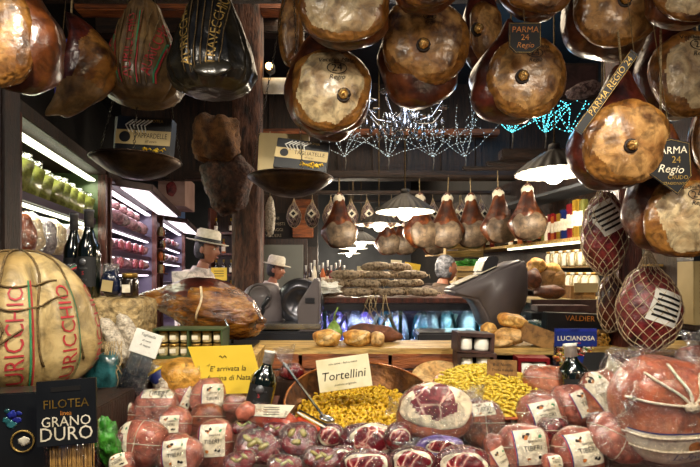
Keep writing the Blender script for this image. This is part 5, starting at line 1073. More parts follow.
for body, px, py, s_ in (("E' arrivata la", 228, 368.5, .0245), ('farrina di Natale', 232, 377.5, .0245)): v2, f2 = text2d(body, s_, .15); mb.add(flat(v2, f2, -.0015, .03, g(px), gz(py)), 'ink', False)
mb.add(tube([(g(219)+.003*i, -.001, gz(357)+.004*math.sin(i*1.3)) for i in range(9)], .0013, 4), 'ink', False)
o = mb.build('yellow_notice', None, p, (-.12, 0, 0)); tag(o, "yellow paper notice reading E' arrivata la ... di Natale above the packed meats", 'sign')
o = one('notice_stand', box(.02, .16, .16, (0, 0, 0)), 'wood_light', None, False, at(256, 370, 1.66), (.1, .15, 0)); tag(o, 'wooden prop right behind the yellow notice', 'stand')
# leg of prosciutto
Y = 1.98; p = at(204, 309, Y); r = thing('prosciutto_leg', 'whole cured leg of ham lying on its stand, glossy amber, left of the slicer', 'ham', p)
def lp(q):
    u = q.x/.27; s_ = .32+.78*(1/(1+math.exp(-(u+.35)*5))); return V(q.x-.01, q.y*s_, q.z*s_+.035*(1-(u+.1)**2)*(q.z > 0)-.045*u+(-.0))
B = Blob(.27, .11, .108, 2.3, .06, 3, 5, lp, .035, 9); bv = B.mesh(64, 40); pm('amber_ham', ['#140802', '#4c2808', '#7c4812', '#a06c24', '#2a1204'], 14, .25, bump=2.2, bscale=26, coat=.8, lo=.25, hi=.75, cbump=18, stretch=(.6, 1, 1.6))
MB().add(bv, ['amber_ham', 'ham_red', 'fat_white'], True, pick=lambda q: 1 if (q.z > .055-.1*q.x and q.x > -.16 and noise.noise(q*9) > -.25) else 0).build('rind', r)
one('fat_seam', tube([Drape(bv)(.015+.012*math.sin(i*.7), .10-.02*i)+V(0, .003, 0) for i in range(8)], .006, 6), 'cheese_slice', r)
for x in (-.18, .12): pass
s_ = thing('ham_stand', 'low dark metal cradle under the whole cured leg of ham', 'stand', (p.x, Y, 1.091)); one('base_plate', box(.42, .16, .012, (.02, 0, .006), .003), 'black_metal', s_, False)
one('spike_post', tube([(.13, -.02, .012), (.13, -.02, .075)], .006, 8), 'steel', s_); one('spike_post', tube([(-.1, 0, .012), (-.1, 0, .10)], .006, 8), 'steel', s_)
for i, x in enumerate((.05,)): one('clamp', tube([(.14, -.14, .03), (.15, -.145, .09), (.13, -.14, .13)], .004, 6), 'steel', s_)
# ---------------------------------------------------------------- loaves on the plank
zp = 1.091
loaf('round floury loaf at the left on the plank, above the Tortellini sign', (xof(327, 1.97), 1.97, zp+.033), .058, .05, .036, 'bread', seed=4); loaf('round floury loaf second from left on the plank', (xof(357, 1.97), 1.97, zp+.033), .062, .05, .036, 'bread', (0, 0, .3), seed=7)
loaf('long dark brown loaf behind the two floury loaves', (xof(374, 2.09), 2.09, zp+.038), .12, .045, .042, 'bread_dark', (0, .12, 0), False, seed=9); loaf('small pale loaf at the right of the two floury loaves', (xof(377, 1.97), 1.97, zp+.028), .03, .05, .032, 'bread_pale', (0, 0, 0), False, seed=11)
r = thing('gourd', 'green pear-shaped gourd with a curved stem on the plank behind the first loaf', 'gourd', at(334, 331, 2.08)); one('fruit', Blob(.04, .04, .05, 2, .05, 3, 3, lambda q: V(q.x*(1-.45*max(0, q.z/.05)), q.y*(1-.45*max(0, q.z/.05)), q.z)).mesh(24, 18), 'pear', r); one('stem', tube([(0, 0, .045), (.004, 0, .08), (.018, 0, .11)], [.006, .004, .003], 6), 'pear', r)
o = one('gourd_stand', box(.07, .06, zof(341, 2.14)-1.091-.0, (0, 0, (zof(341, 2.14)-1.091)/2)), 'wood_light', None, False, (xof(334, 2.14), 2.14, 1.091)) if zof(341, 2.14)-1.091 > .01 else None
if o: tag(o, 'small wooden block under the green gourd', 'block')
loaf('top pale oblong loaf of the stack beside the weighing machine', (xof(512, 1.99), 1.99, zp+.105), .064, .05, .032, 'bread', (0, .15, 0), False, seed=12); loaf('oblong loaf under the top one, beside the weighing machine', (xof(509, 1.97), 1.97, zp+.04), .068, .05, .036, 'bread_pale', (0, .02, 0), False, seed=13)
loaf('small brown loaf at the left of the stack beside the weighing machine', (xof(486, 2.06), 2.02, zp+.065), .035, .04, .03, 'bread', (0, -.3, 0), False, seed=14); loaf('flattened loaf in front at the foot of the bread stack', (xof(497, 1.94), 1.925, zp+.018), .06, .03, .018, 'bread_pale', (0, 0, 0), False, seed=15)
# ---------------------------------------------------------------- boxes on the right
def jarbox(label, loc, W_, h_, D_, m, rot=(0, 0, 0), lid='label_white'):
    r = thing('jar_box', label, 'box', loc, rot)
    one('carton', box(W_, D_, .006, (0, 0, .003)), m, r, False); one('carton_top', box(W_, D_, .014, (0, 0, h_-.007)), m, r, False); one('carton_back', box(W_, .006, h_-.02, (0, D_/2-.003, h_/2-.003)), m, r, False)
    for s_ in (-1, 1): one('carton_side', box(.012, D_, h_-.02, (s_*(W_/2-.006), 0, h_/2-.003)), m, r, False)
    for s_ in (-.23, .23): one('jar', lathe([(0, 0), (h_*.36, 0), (h_*.38, h_*.1), (h_*.36, h_*.6), (h_*.2, h_*.68), (0, h_*.7)], 20), lid, r, loc=(s_*W_, -.008, .007))
    return r
jarbox('upper dark window box with two white jars, right of the pasta plank', (xof(472, 1.79), 1.79, 1.098), .145, .075, .09, 'plum_box', (0, .05, .05)); jarbox('lower dark window box with two white jars, under the other', (xof(474, 1.79), 1.79, 1.023), .15, .073, .1, 'plum_box', (0, 0, -.03))
jarbox('dark red window box with two jars right of the brown pasta sign', (xof(531, 1.80), 1.80, .99), .12, .085, .08, 'tin_red', (0, 0, -.1))
o = furn('display_block', box(.13, .12, .147, (0, 0, .0735)), 'wood_dark', (xof(531, 1.80), 1.81, .842), 'dark block under the dark red jar box', 'block')
def carton(label, loc, w, d, h, m, rot=(0, 0, 0), text=None, name='carton_box', band=None):
    mb = MB().add(box(w, d, h, (0, 0, h/2), .003), m, False)
    if band: mb.add(box(w*1.005, .002, h*.3, (0, -d/2-.001, h*.8)), band, False)
    if text: b_, z, s_, mt = text; v2, f2 = text2d(b_, s_); mb.add(flat(v2, f2, -d/2-.0025, 0, 0, h*z), mt, False)
    o = mb.build(name, None, loc, rot); tag(o, label, 'box'); return o
carton('kraft carton with a dark lid tilted behind the dark red jar box', (xof(536, 1.93), 1.955, 1.097), .15, .08, .08, 'kraft', (0, .35, 0), band=None)
carton('black pasta carton with orange lettering behind the blue-topped pasta bag', (xof(580, 1.99), 2.03, 1.091), sz(66, 1.99), .06, sz(31, 1.99), 'box_black', (0, .04, 0), ('VALDIER', .84, .034, 'orange_print'))
k = thing('pasta_window', 'opening full of short yellow pasta at the right half of the black carton', 'pasta', at(600, 343, 1.965)); mm = MB()
for i in range(70): x, z = R.uniform(-.035, .035), R.uniform(-.05, .04); an = R.uniform(0, PI); mm.add(tube([(x, R.uniform(-.01, .012), z), (x+.014*math.cos(an), -.008, z+.014*math.sin(an)), (x+.024*math.cos(an+.5), .0, z+.024*math.sin(an+.5))], .003, 5), 'cheese_wheel')
mm.build('pasta', k); one('tray', box(.1, .01, .11, (0, .02, 0)), 'kraft', k, False)
carton('dark carton with small blue lettering high behind the loaves, left', (xof(556, 2.3), 2.3, 1.061), .30, .1, .15, 'box_black', (0, .0, .05), ('LUCREZIA', .75, .03, 'foil_grey')); carton('dark plum carton lying on the dark lettered carton', (xof(560, 2.3), 2.3, 1.215), .26, .09, .032, 'plum_box', (0, 0, -.03))
crinkle_pack('dark_packet', .12, .12, .07, 'teal_pack', 'teal crinkled packet left of the dark lettered carton', (xof(533, 2.2), 2.2, 1.061), (0, .3, 0)); crinkle_pack('dark_packet', .13, .13, .06, 'grey_pack', 'grey-violet crinkled packet right of the dark lettered carton', (xof(594, 2.25), 2.25, 1.062), (0, -.3, 0)); crinkle_pack('dark_packet', .12, .1, .07, 'teal_pack', 'bluish crinkled packet in front of the dark lettered carton', (xof(567, 2.2), 2.2, 1.062), (0, -.1, 0)); crinkle_pack('dark_packet', .1, .14, .05, 'grey_pack', 'grey crinkled packet between weighing machine and the bread stack', (xof(522, 2.3), 2.32, 1.062), (0, .5, 0))
# blue headed pasta bag
Y = 1.74; r = thing('pasta_bag', 'clear bag of coloured pasta with a blue card header, behind the right bottle', 'bag', at(574, 350, Y)); h_ = sz(18, Y)
mb = MB().add(box(sz(42, Y), .005, h_, (0, -.012, sz(13, Y)), .001), 'box_blue', False); mb.add(box(sz(40.5, Y), .001, h_*.12, (0, -.015, sz(20, Y))), 'poster_blue', False)
v2, f2 = text2d('LUCIANOSA', .026); mb.add(flat(v2, f2, -.0155, 0, 0, sz(12, Y)), 'label_cream', False)
for m_, x in (('green_print', -.012), ('label_white', 0), ('red_print', .012)): mb.add(box(.012, .001, .003, (x, -.0152, sz(7.5, Y))), m_, False)
mb.build('card_header', r); mm = MB()
for i in range(150): x, z = R.uniform(-.066, .066), R.uniform(-.09, .012); an = R.uniform(0, PI); mm.add(tube([(x, R.uniform(-.014, .01), z), (x+.012*math.cos(an), -.012, z+.012*math.sin(an)), (x+.022*math.cos(an+.5), .0, z+.02*math.sin(an+.5))], .0036, 5), R.choice(['pasta_yellow', 'pasta_yellow', 'tin_orange', 'red_print', 'leaf', 'label_cream']))
mm.build('coloured_pasta', r); one('bag_back', box(.14, .004, .12, (0, .018, -.035)), 'navy_pack', r, False); one('blue_label', box(.05, .002, .03, (.01, -.021, -.035)), 'box_blue', r, False); one('clear_bag', box(.15, .044, .125, (0, 0, -.04), .012), 'wrap', r)
# ---------------------------------------------------------------- copper bowl of tortellini
Yb = 1.53; pb = at(360, 399, Yb); TL = math.radians(17); r = thing('copper_bowl', 'wide tilted copper bowl full of tortellini in the middle of the display', 'bowl', pb, (TL, 0, 0)); a = sz(75.5, Yb)
bo = [(0, -.115), (a*.45, -.112), (a*.72, -.09), (a*.9, -.05), (a*.985, 0), (a*1.0, .004)]; bi = [(a*.985, .003), (a*.965, -.004), (a*.88, -.05), (a*.70, -.084), (a*.43, -.105), (0, -.108)]
mb = MB().add(lathe_open(bo, 72), 'copper'); mb.add(lathe_open(bi, 72), 'copper_dark'); mb.build('bowl_shell', r); one('rim', tube([(a*.993*math.cos(2*PI*i/72), a*.993*math.sin(2*PI*i/72), .003) for i in range(72)], .0042, 8, True), 'copper', r)
one('foot_ring', lathe([(a*.42, -.135), (a*.45, -.112), (a*.38, -.112), (a*.36, -.135)], 40), 'copper', r)
Rb = T(*pb, TL)
lv = lambda x, y: -.050-.13*y+.014*(1-(x*x+y*y)/(.2*.2))+.006*noise.noise(V(x*14, y*14, 0))
def mound(rad, ly, m, n=40, under=.012, bx=1):
    v = []; f = []
    for j in range(13):
        for i in range(n): t = 2*PI*i/n; q = rad*j/12; x, y = q*math.cos(t)*bx, q*math.sin(t); v.append(V(x, y, ly(x, y)-under))
    for j in range(12):
        for i in range(n): f.append((j*n+i, (j+1)*n+i, (j+1)*n+(i+1) % n, j*n+(i+1) % n))
    return v, f
o = one('tortellini_heap', mound(a*.87, lv, 'x', under=.009), 'tortellini', None, True, pb, (TL, 0, 0)); tag(o, 'the mass of tortellini lying under the top ones in the copper bowl', 'pasta'); o['kind'] = 'stuff'
def tort():
    v, f = tube([V(.0085*math.cos(t), .0085*math.sin(t), .0015*math.sin(2*t)) for t in [2*PI*i/10 for i in range(10)]], [.0046+.0022*math.cos(2*PI*i/10) for i in range(10)], 6, True); return v, f
tm = one('tortellino', tort(), 'tortellini'); tag(tm, 'small yellow ring of stuffed pasta heaped in the copper bowl', 'pasta', 'tortellini in the copper bowl')
n_ = 300; ga = PI*(3-math.sqrt(5))
for i in range(n_):
    q = a*.84*math.sqrt((i+.5)/n_); t = i*ga; x, y = q*math.cos(t)+R.uniform(-.004, .004), q*math.sin(t)+R.uniform(-.004, .004); p = Rb @ V(x, y, lv(x, y)+R.uniform(-.002, .006))
    o = tm if i == 0 else tm.copy()
    if i: C.objects.link(o)
    o.location = p; o.rotation_euler = (TL+R.uniform(-.9, .9), R.uniform(-.9, .9), R.uniform(0, 6.3)); o.scale = (R.uniform(.9, 1.15),)*3
furn('bowl_support', box(.30, .10, .05, (0, 0, .025), .005), 'wood_dark', (pb.x, pb.y+.12, .842), 'hidden dark prop under the back of the copper bowl', 'block')
def sign(name, px, py, w, h, Y, m, texts, label, rot, e=.0015):
    p = at(px, py, Y); W_, h_ = sz(w, Y), sz(h, Y); mb = MB().add(box(W_, .003, h_, (0, 0, 0), .0008), m, False)
    for body, x, z, s_, sh in texts: v2, f2 = text2d(body, s_, sh); mb.add(flat(v2, f2, -.0024, 0, x*W_, z*h_), 'ink', False)
    o = mb.build(name, None, p, rot); tag(o, label, 'sign'); return o
sign('tortellini_sign', 344, 373, 53, 32, 1.50, 'paper_cream', [('Tortellini', -.02, -.06, .040, .2), ("con carne - fatti a mano", 0, .32, .010, .2), ('prodotto artigianale', .0, -.33, .009, .2)], 'cream card reading Tortellini standing in the copper bowl', (-.15, -.14, 0))
pa = Rb @ V(-.15, -.04, -.0); 
r = thing('serving_spoon', 'long steel serving spoon handle leaning over the left rim of the copper bowl', 'spoon', at(303, 389, 1.43)); A = at(283, 362, 1.46)-at(303, 389, 1.43); Bp = at(323, 416, 1.42)-at(303, 389, 1.43); d = (Bp-A).normalized(); q = d.to_track_quat('Z', 'Y').to_euler()
one('handle', box(.014, .004, (Bp-A).length, bev=.0015), 'steel', r, False, (A+Bp)/2, q); one('spoon_bowl', Blob(.028, .02, .008, 2, .0).mesh(20, 12), 'steel', r, loc=Bp+V(.012, .012, -.012), rot=(.3, .3, .4))
# ---------------------------------------------------------------- platter of yellow pasta
Yp = 1.55; pp = at(488, 391, Yp); TP = math.radians(12); r = thing('terracotta_platter', 'terracotta platter heaped with bright yellow pasta right of the copper bowl', 'platter', pp, (TP, 0, 0)); a2 = sz(56, Yp)
one('platter_dish', lathe([(0, -.022), (a2*.7, -.02), (a2*.9, -.008), (a2, .0), (a2*.99, .006), (a2*.88, .0), (a2*.6, -.01), (0, -.012)], 60), 'terracotta', r)
furn('platter_support', box(.22, .12, .05, (0, 0, .025)), 'wood_dark', (pp.x, pp.y+.03, .842), 'dark block hidden under the terracotta platter', 'block')
lv2 = lambda x, y: .052*max(0, 1-(x*x+y*y)/(a2*.93)**2)**.8+.005*noise.noise(V(x*16, y*16, 3))+.004
Rp = T(*pp, TP); o = one('pasta_heap', mound(a2*.93, lv2, 'x', under=.004), 'pasta_yellow', None, True, pp, (TP, 0, 0)); tag(o, 'the mass of yellow pasta lying under the top pieces on the platter', 'pasta'); o['kind'] = 'stuff'
tm = one('pasta_twist', tube([(-.015, 0, 0), (-.008, .003, .003), (0, -.001, .005), (.009, .002, .003), (.015, -.003, 0)], [.0022, .0044, .005, .0044, .0022], 6), 'pasta_yellow'); tag(tm, 'small twisted piece of fresh yellow pasta on the platter', 'pasta', 'yellow pasta pieces on the platter')
for i in range(300):
    q = a2*.92*math.sqrt((i+.5)/300); t = i*ga; x, y = q*math.cos(t), q*math.sin(t); o = tm if i == 0 else tm.copy()
    if i: C.objects.link(o)
    o.location = Rp @ V(x, y, lv2(x, y)+R.uniform(0, .005)); o.rotation_euler = (TP+R.uniform(-.6, .6), R.uniform(-.6, .6), R.uniform(0, 6.3)); o.scale = (R.uniform(.85, 1.1),)*3
sign('pasta_sign', 502, 369.5, 30, 19, 1.53, 'kraft', [('E di Novita', 0, .25, .014, .2), ('Trofie fresche', 0, -.03, .013, .2), ('a mano', 0, -.28, .013, .2)], 'small brown card with handwriting standing in the yellow pasta', (-.1, .03, 0))
r = thing('oval_dish', 'pale oval dish edge between the copper bowl and the yellow pasta', 'dish', (xof(443, 1.74), 1.74, .985), (.5, 0, 0)); one('dish_body', lathe([(0, -.02), (.08, -.018), (.125, 0), (.125, .005), (.08, -.01), (0, -.012)], 48), 'bread_pale', r)
furn('dish_block', box(.08, .08, .11, (0, 0, .055)), 'wood_dark', (xof(443, 1.74), 1.76, .842), 'dark block behind the oval dish', 'block')
# ================================================================ packed meats
def Yof(py): return 1.15+(450-py)*.0065
def tuft(parent, p, ang, L_, W_, seed, m='crumple'):
    rr = random.Random(seed); v = []; f = []; nu, nv = 9, 8; ca, sa = math.cos(ang), math.sin(ang)
    for i in range(nu):
        for j in range(nv):
            u = i/(nu-1); t = (j/(nv-1)-.5); x = u*L_; z = t*W_*(.35+u*.9); y = -.012*u+.014*math.sin(t*17+seed)*(.3+u)+rr.uniform(-.005, .005)
            x += rr.uniform(-.006, .006)*u; v.append(V(p[0]+x*ca-z*sa, p[1]+y, p[2]+x*sa+z*ca))
    for i in range(nu-1):
        for j in range(nv-1): a = i*nv+j; f.append((a, a+nv, a+nv+1, a+1))
    return one('film_tail', (v, f), m, parent, False)
PG = 'vacuum-packed meats piled in the window'
sd = [100]
def pack(cx, cy, w, h, label, mat='pink_meat', lab=None, rot=0, Y=None, tail=None, string=True, e=2.7, wrap='wrap', tilt=-.3, dz=0, name='packed_ham', cat='packed meat', depth=.78, cut=None):
    sd[0] += 1; S = sd[0]; Y = Y or Yof(cy); r = thing(name, label, cat, at(cx, cy, Y)+V(0, 0, dz), (tilt, 0, 0), PG)
    a, c = sz(w, Y)/2, sz(h, Y)/2; b = min(a, c)*depth; ct, st = math.cos(rot), math.sin(rot); post = lambda p: V(p.x*ct-p.z*st, p.y, p.x*st+p.z*ct)
    B = Blob(a, b, c, e, .06, 3, S, post, .012, 7); bv = B.mesh(40, 26); one('meat', bv, mat, r)
    if string:
        mb = MB(); 
        for t in ((0,) if string == 1 else (0, 1)):
            mb.add(tube([B.pt(PI*2*i/40, .12*math.sin(i) if False else .05, 1.012) for i in range(40)], .0011, 4, True), 'string_white') if t == 0 else mb.add(tube([post(V(a*.12, 0, 0))*0+B.pt(-PI/2 if i < 20 else PI/2, -PI/2+PI*(i % 20)/19 if i < 20 else PI/2-PI*(i % 20)/19, 1.012) for i in range(40)], .0011, 4, True), 'string_white')
        mb.build('string', r)
    if lab:
        lx, lz, lw, lh, lr = lab; lx, lz, lw, lh = sz(lx, Y), -sz(lz, Y), sz(lw, Y), sz(lh, Y); dr = Drape(bv, (0, 0), .0025); mb = MB()
        R2 = rot+lr; cs, sn = math.cos(R2), math.sin(R2)
        v2, f2 = grid2(lw, lh, 14, 14); mb.add(dr.wrap(v2, f2, R2, lx, lz), 'label_cream'); dr.off = .0034
        for ox, ww, m_ in ((-.48, .035, 'blue_print'), (-.515, .03, 'red_print')): v2, f2 = grid2(lw*ww, lh, 1, 14); mb.add(dr.wrap(v2, f2, R2, lx+ox*lw*cs, lz+ox*lw*sn), m_)
        def pl(ox, oz): return lx+ox*lw*cs-oz*lh*sn, lz+ox*lw*sn+oz*lh*cs
        v2, f2 = text2d('TIBERI', lw*.21, 0, .25); x_, z_ = pl(.03, -.04); mb.add(dr.wrap(v2, f2, R2, x_, z_), 'ink', False)
        v2, f2 = text2d('specialita', lw*.12, .3, .25); x_, z_ = pl(.12, .17); mb.add(dr.wrap(v2, f2, R2, x_, z_), 'ink', False)
        rr = random.Random(S); 
        for k_, (ox, oz, m_) in enumerate(((-.2, .30, 'ink'), (-.12, .28, 'orange_print'), (-.06, .35, 'ink'), (.2, -.3, 'ink'), (.3, -.33, 'ink'), (-.15, -.32, 'orange_print'), (.32, .3, 'green_print'))):
            x_, z_ = pl(ox, oz); v2 = [(lw*.07*math.cos(2*PI*i/8)*(1+.5*rr.uniform(-1, 1)), lh*.05*math.sin(2*PI*i/8)*(1+.5*rr.uniform(-1, 1))) for i in range(8)]; mb.add(dr.wrap(v2, [tuple(range(8))], R2+rr.uniform(-1, 1), x_, z_), m_, False)
        mb.build('label', r)
    if cut:
        fx, fz, fw, fh, m_ = cut; fx, fz, fw, fh = sz(fx, Y), -sz(fz, Y), sz(fw, Y)/2, sz(fh, Y)/2; Fv, Ff = Blob(fw, b*.42, fh, 2.2, .08, 3, S+5, None, .015, 7).mesh(64, 44); Fv = [p+V(fx, -b*.72, fz) for p in Fv]
        mb = MB().add((Fv, Ff), [m_, 'fat_white'], True, pick=lambda p: 1 if math.hypot((p.x-fx)/fw, (p.z-fz)/fh)+.28*noise.noise(V(p.x*30, S, p.z*30)) > ((.66+.34*(p.z-fz)/fh) if m_ == 'coppa_red' else .86) else 0); mb.build('cut_face', r)
    if wrap:
        W2 = Blob(a*1.035, b*(1.07 if not cut else 1.2), c*1.035, e, .06, 3, S, post, .05, 13); one('plastic_wrap', W2.mesh(36, 24), wrap, r)
    for q in (tail or []): tuft(r, (sz(q[0], Y), -b*.3, -sz(q[1], Y)), q[2], sz(q[3], Y), sz(q[4], Y), S)
    return r
L0 = (3, -2, 24, 26, 0)
# left group
pack(119, 414, 36, 30, 'reddish packed ham with a frilly plastic tail, nearest the spaghetti pack at its top right', 'brown_meat', (3, -9, 24, 10, -.15), -.1, tail=[(-14, -8, 2.6, 12, 16)], wrap='wrap_heavy')
pack(156, 408, 42, 38, 'round shiny brown-pink packed ham between the black pasta bag and the labelled hams', 'pink_meat', (4, -14, 30, 10, 0), 0, tail=[(10, 14, -.5, 14, 16)], wrap='wrap_heavy')
pack(184, 396, 26, 36, 'narrow packed ham behind, just right of the blue-banded salami', 'pink_meat', (8, 0, 8, 28, -.1), -.3, tail=[(-4, -15, 1.8, 14, 16)])
pack(210, 396, 36, 38, 'packed ham with an upright cream label, topmost of the left pile, under the yellow notice', 'pink_meat', (6, 2, 20, 26, .05), 0, tail=[(-8, -16, 1.7, 14, 22)])
pack(238, 388, 34, 26, 'pale pink ham piece left of the tilted bottle', 'ham_pink', None, .05, string=False, cut=(0, -2, 28, 18, 'ham_pink'))
pack(142, 444, 46, 46, 'large packed ham crossed by string with its label at the left, above the bottom edge', 'pink_meat', (-14, -4, 14, 34, .25), -.1, string=2, tail=[(14, 12, -.4, 18, 14)])
pack(112, 449, 30, 34, 'dark red packed meat partly behind the green packet', 'dark_meat', None, .2)
pack(175, 424, 32, 32, 'small packed ham with a square cream label in the middle of the left pile', 'pink_meat', (-2, 0, 20, 16, .05), 0)
pack(181, 455, 42, 38, 'packed ham with a tilted label at the bottom edge, left of the tall-labelled one', 'pink_meat', (-2, -2, 24, 26, .55), -.4, string=0)
pack(215, 443, 36, 46, 'packed ham with a tall square cream label near the olive rolls', 'pink_meat', (0, -3, 26, 30, .05), 0)
pack(207, 417, 34, 26, 'deep red packed meat under the topmost labelled ham of the left pile', 'brown_meat', None, 0, Y=1.42)
pack(236, 404, 24, 18, 'small clear-wrapped pink piece below the pale pink ham', 'pink_meat', None, 0, wrap='wrap_heavy', Y=1.40)
pack(122, 463, 24, 20, 'half-hidden packed meat with a cream label end at the bottom left', 'pink_meat', (-2, -2, 18, 14, .2), .3, string=0, Y=1.04)
pack(152, 428, 26, 18, 'crumpled clear-wrapped meat between the two larger left hams', 'brown_meat', None, .2, wrap='wrap_heavy', Y=1.33)
# olive / cheese roll packs
def olive(cx, cy, w, h, label, ring, rot=0, n=3, Y=None):
    Y = Y or Yof(cy)-.03; r = pack(cx, cy, w, h, label, 'dark_meat', None, rot, Y, string=False, e=2.6, depth=.55, wrap='wrap', tilt=-.75, name='stuffed_meat_pack', cat='packed meat')
    a, c = sz(w, Y)/2, sz(h, Y)/2; b = min(a, c)*.55
    for i in range(n):
        if ring: an = 2*PI*i/n+.5; q = (a*.36*math.cos(an), -b*.95, c*.36*math.sin(an)); ro = (0, -an+PI/2, 0)
        else: t = (i-(n-1)/2)/n; q = (a*1.0*t*math.cos(rot), -b*.98, a*1.0*t*math.sin(rot)+c*.1*(-1)**i); ro = (0, .6*(-1)**i, 0)
        one('stuffing', Blob(a*.26, b*.3, c*.17, 2.2, .1, 3, i+cx).mesh(16, 10), 'filling_green', r, loc=q, rot=ro)
    return r
olive(257, 446, 46, 32, 'oval pack of dark meat rolled around pale green filling, left of the ring-shaped one', False, -.25, 4); olive(298, 440, 38, 36, 'round pack of dark meat with three pale green stuffed pieces in a triangle', True, 0, 3)
olive(245, 426, 28, 16, 'small dark pack with greenish filling right below the reddish tray label', False, .25, 3); olive(240, 461, 32, 20, 'dark stuffed pack at the bottom edge left of centre', False, .3, 3, 1.05); olive(285, 464, 34, 18, 'dark stuffed pack at the bottom edge under the round triangle pack', False, -.1, 3, 1.04)
olive(322, 458, 38, 22, 'long stuffed pack at the bottom edge right of the round triangle pack', False, -.15, 4, 1.08); olive(275, 429, 24, 14, 'small dark stuffed pack behind the oval one, under the sliced-meat tray', False, 0, 2)
# slice tray
Y = 1.28; p = at(285, 418, Y); g = lambda px: xof(px, Y)-p.x; gz = lambda py: zof(py, Y)-p.z
r = thing('sliced_meat_tray', 'long tray of red sliced meat with cream label, slanting down below the left bottle', 'packed meat', p, (-.35, 0, 0))
one('slices', roundbox([(g(240), gz(412)), (g(246), gz(421)), (g(300), gz(440)), (g(322), gz(445)), (g(312), gz(428)), (g(288), gz(412)), (g(262), gz(404))], -.01, .018, .005), 'red_slices', r)
mb = MB().add(prism([(g(254), gz(405)), (g(250), gz(416)), (g(286), gz(418)), (g(295), gz(406))], -.014, -.011), 'label_cream', False)
for i in range(4): mb.add(box(.045, .0006, .0016, (g(272), -.0144, gz(408+2.3*i))), 'ink', False)
v2, f2 = text2d('SPECK', .012); mb.add(flat(v2, f2, -.0146, 0, g(262), gz(411)), 'orange_print', False); mb.build('label', r)
one('corner_fold', Blob(.03, .018, .024, 2.4, .1, 4, 2).mesh(18, 12), 'pink_meat', r, loc=(g(246), -.008, gz(412)), rot=(0, -.5, 0)); one('plastic_film', roundbox([(g(238), gz(411)), (g(245), gz(423)), (g(300), gz(442)), (g(326), gz(448)), (g(314), gz(426)), (g(290), gz(410)), (g(262), gz(402))], -.016, .022, .006), 'wrap', r)
r = thing('sliced_meat_tray', 'dark-edged clear tray of reddish slices against the foot of the copper bowl', 'packed meat', at(313, 427, 1.24), (-.35, .5, 0)); one('slices', box(.10, .012, .018, bev=.004), 'red_slices', r); one('tray_edge', box(.115, .02, .005, (0, 0, .014), .001), 'label_white', r, False); one('tray_rim', box(.115, .02, .004, (0, 0, .022), .001), 'box_black', r, False)
# coppa cuts
CG = 'coppa_red'
def coppa(cx, cy, w, h, label, cut, mat='dark_meat', rot=0, Y=None, tail=None): return pack(cx, cy, w, h, label, mat, None, rot, Y, tail, False, 2.3, 'wrap', -.25, name='cured_neck_cut', cat='cured meat', depth=.7, cut=cut)
r = pack(434, 413, 74, 56, 'big ham cut with white fat rim and dark red centre, in front of both pastas', 'brown_meat', None, 0, 1.22, [(-34, -4, 2.9, 14, 16), (32, -14, .6, 12, 14)], False, 2.5, 'wrap', -.3, name='cured_ham_cut', cat='cured meat', depth=.62, cut=(0, -6, 68, 44, 'coppa_red'))
coppa(368, 440, 58, 34, 'wide marbled red neck cut below the front rim of the copper bowl', (4, -1, 46, 30, 'marble_red')); coppa(330, 436, 30, 24, 'dark small meat end left of the wide marbled neck cut', (0, 0, 22, 18, 'marble_red'), rot=.3)
coppa(366, 463, 50, 26, 'marbled red neck cut at the bottom edge, under the wide marbled one', (0, 0, 42, 20, 'marble_red'), Y=1.03); coppa(412, 461, 46, 28, 'marbled neck cut in film at the bottom edge, below the big ham cut', (0, 0, 38, 22, 'marble_red'), Y=1.05, tail=[(-4, -12, 1.7, 8, 24)]); coppa(462, 461, 54, 30, 'marbled neck cut at the bottom edge, right of the filmed one', (0, 2, 44, 22, 'marble_red'), Y=1.05)
coppa(398, 437, 28, 28, 'small red meat end between the wide marbled cut and the big ham cut', (2, 0, 20, 18, 'marble_red'), Y=1.17); coppa(440, 446, 48, 20, 'violet-tinted wrapped meat under the big ham cut', (0, 0, 30, 12, 'marble_red'), 'violet_pack', Y=1.14)
coppa(343, 456, 26, 20, 'dark red meat end at the bottom between the stuffed pack and the marbled cuts', (0, 0, 18, 14, 'marble_red'), Y=1.09)
# right group
pack(482, 424, 42, 46, 'brown packed meat tied with string, plastic tail on top, right of the big ham cut', 'brown_meat', (-2, -14, 24, 12, .1), 0, string=2, tail=[(-4, -20, 1.9, 16, 26)], wrap='wrap_heavy')
pack(541, 416, 46, 42, 'packed ham with a tilted cream label just below the yellow pasta platter', 'pink_meat', (-1, -1, 28, 26, .3), -.1); pack(574, 406, 46, 44, 'packed ham with a cream label in front of the right bottle', 'pink_meat', (6, -4, 28, 24, .25), .1)
pack(523, 448, 48, 46, 'packed ham with a broad cream label at the bottom edge, left of the right-hand pair', 'pink_meat', (2, -2, 32, 32, .08), 0); pack(579, 450, 50, 44, 'packed ham with a tilted cream label at the bottom edge, right of the right-hand pair', 'pink_meat', (-1, -2, 32, 30, .25), -.1)
pack(510, 424, 34, 34, 'packed ham half hidden behind, with a narrow tilted label, left below the platter', 'pink_meat', (4, -2, 16, 26, .35), -.1, Y=1.42); pack(497, 455, 26, 40, 'packed ham mostly hidden at the bottom with a slanting label corner', 'pink_meat', (2, 4, 14, 24, .5), 0, Y=1.16)
pack(617, 438, 50, 44, 'glossy string-tied packed meat without label, left of the big plastic bag', 'pink_meat', (12, -12, 30, 4, -.7), -.5, string=2, Y=1.13, tail=[(16, 18, -.6, 16, 12)])
pack(602, 397, 38, 52, 'smooth peach packed ham with a long cream label right of the right bottle', 'peach_meat', (-6, -4, 20, 44, .35), .1, string=0, Y=1.40); pack(546, 380, 46, 28, 'smooth peach ham left of the right bottle neck, crossed by a string', 'peach_meat', None, -.1, string=1, Y=1.52)
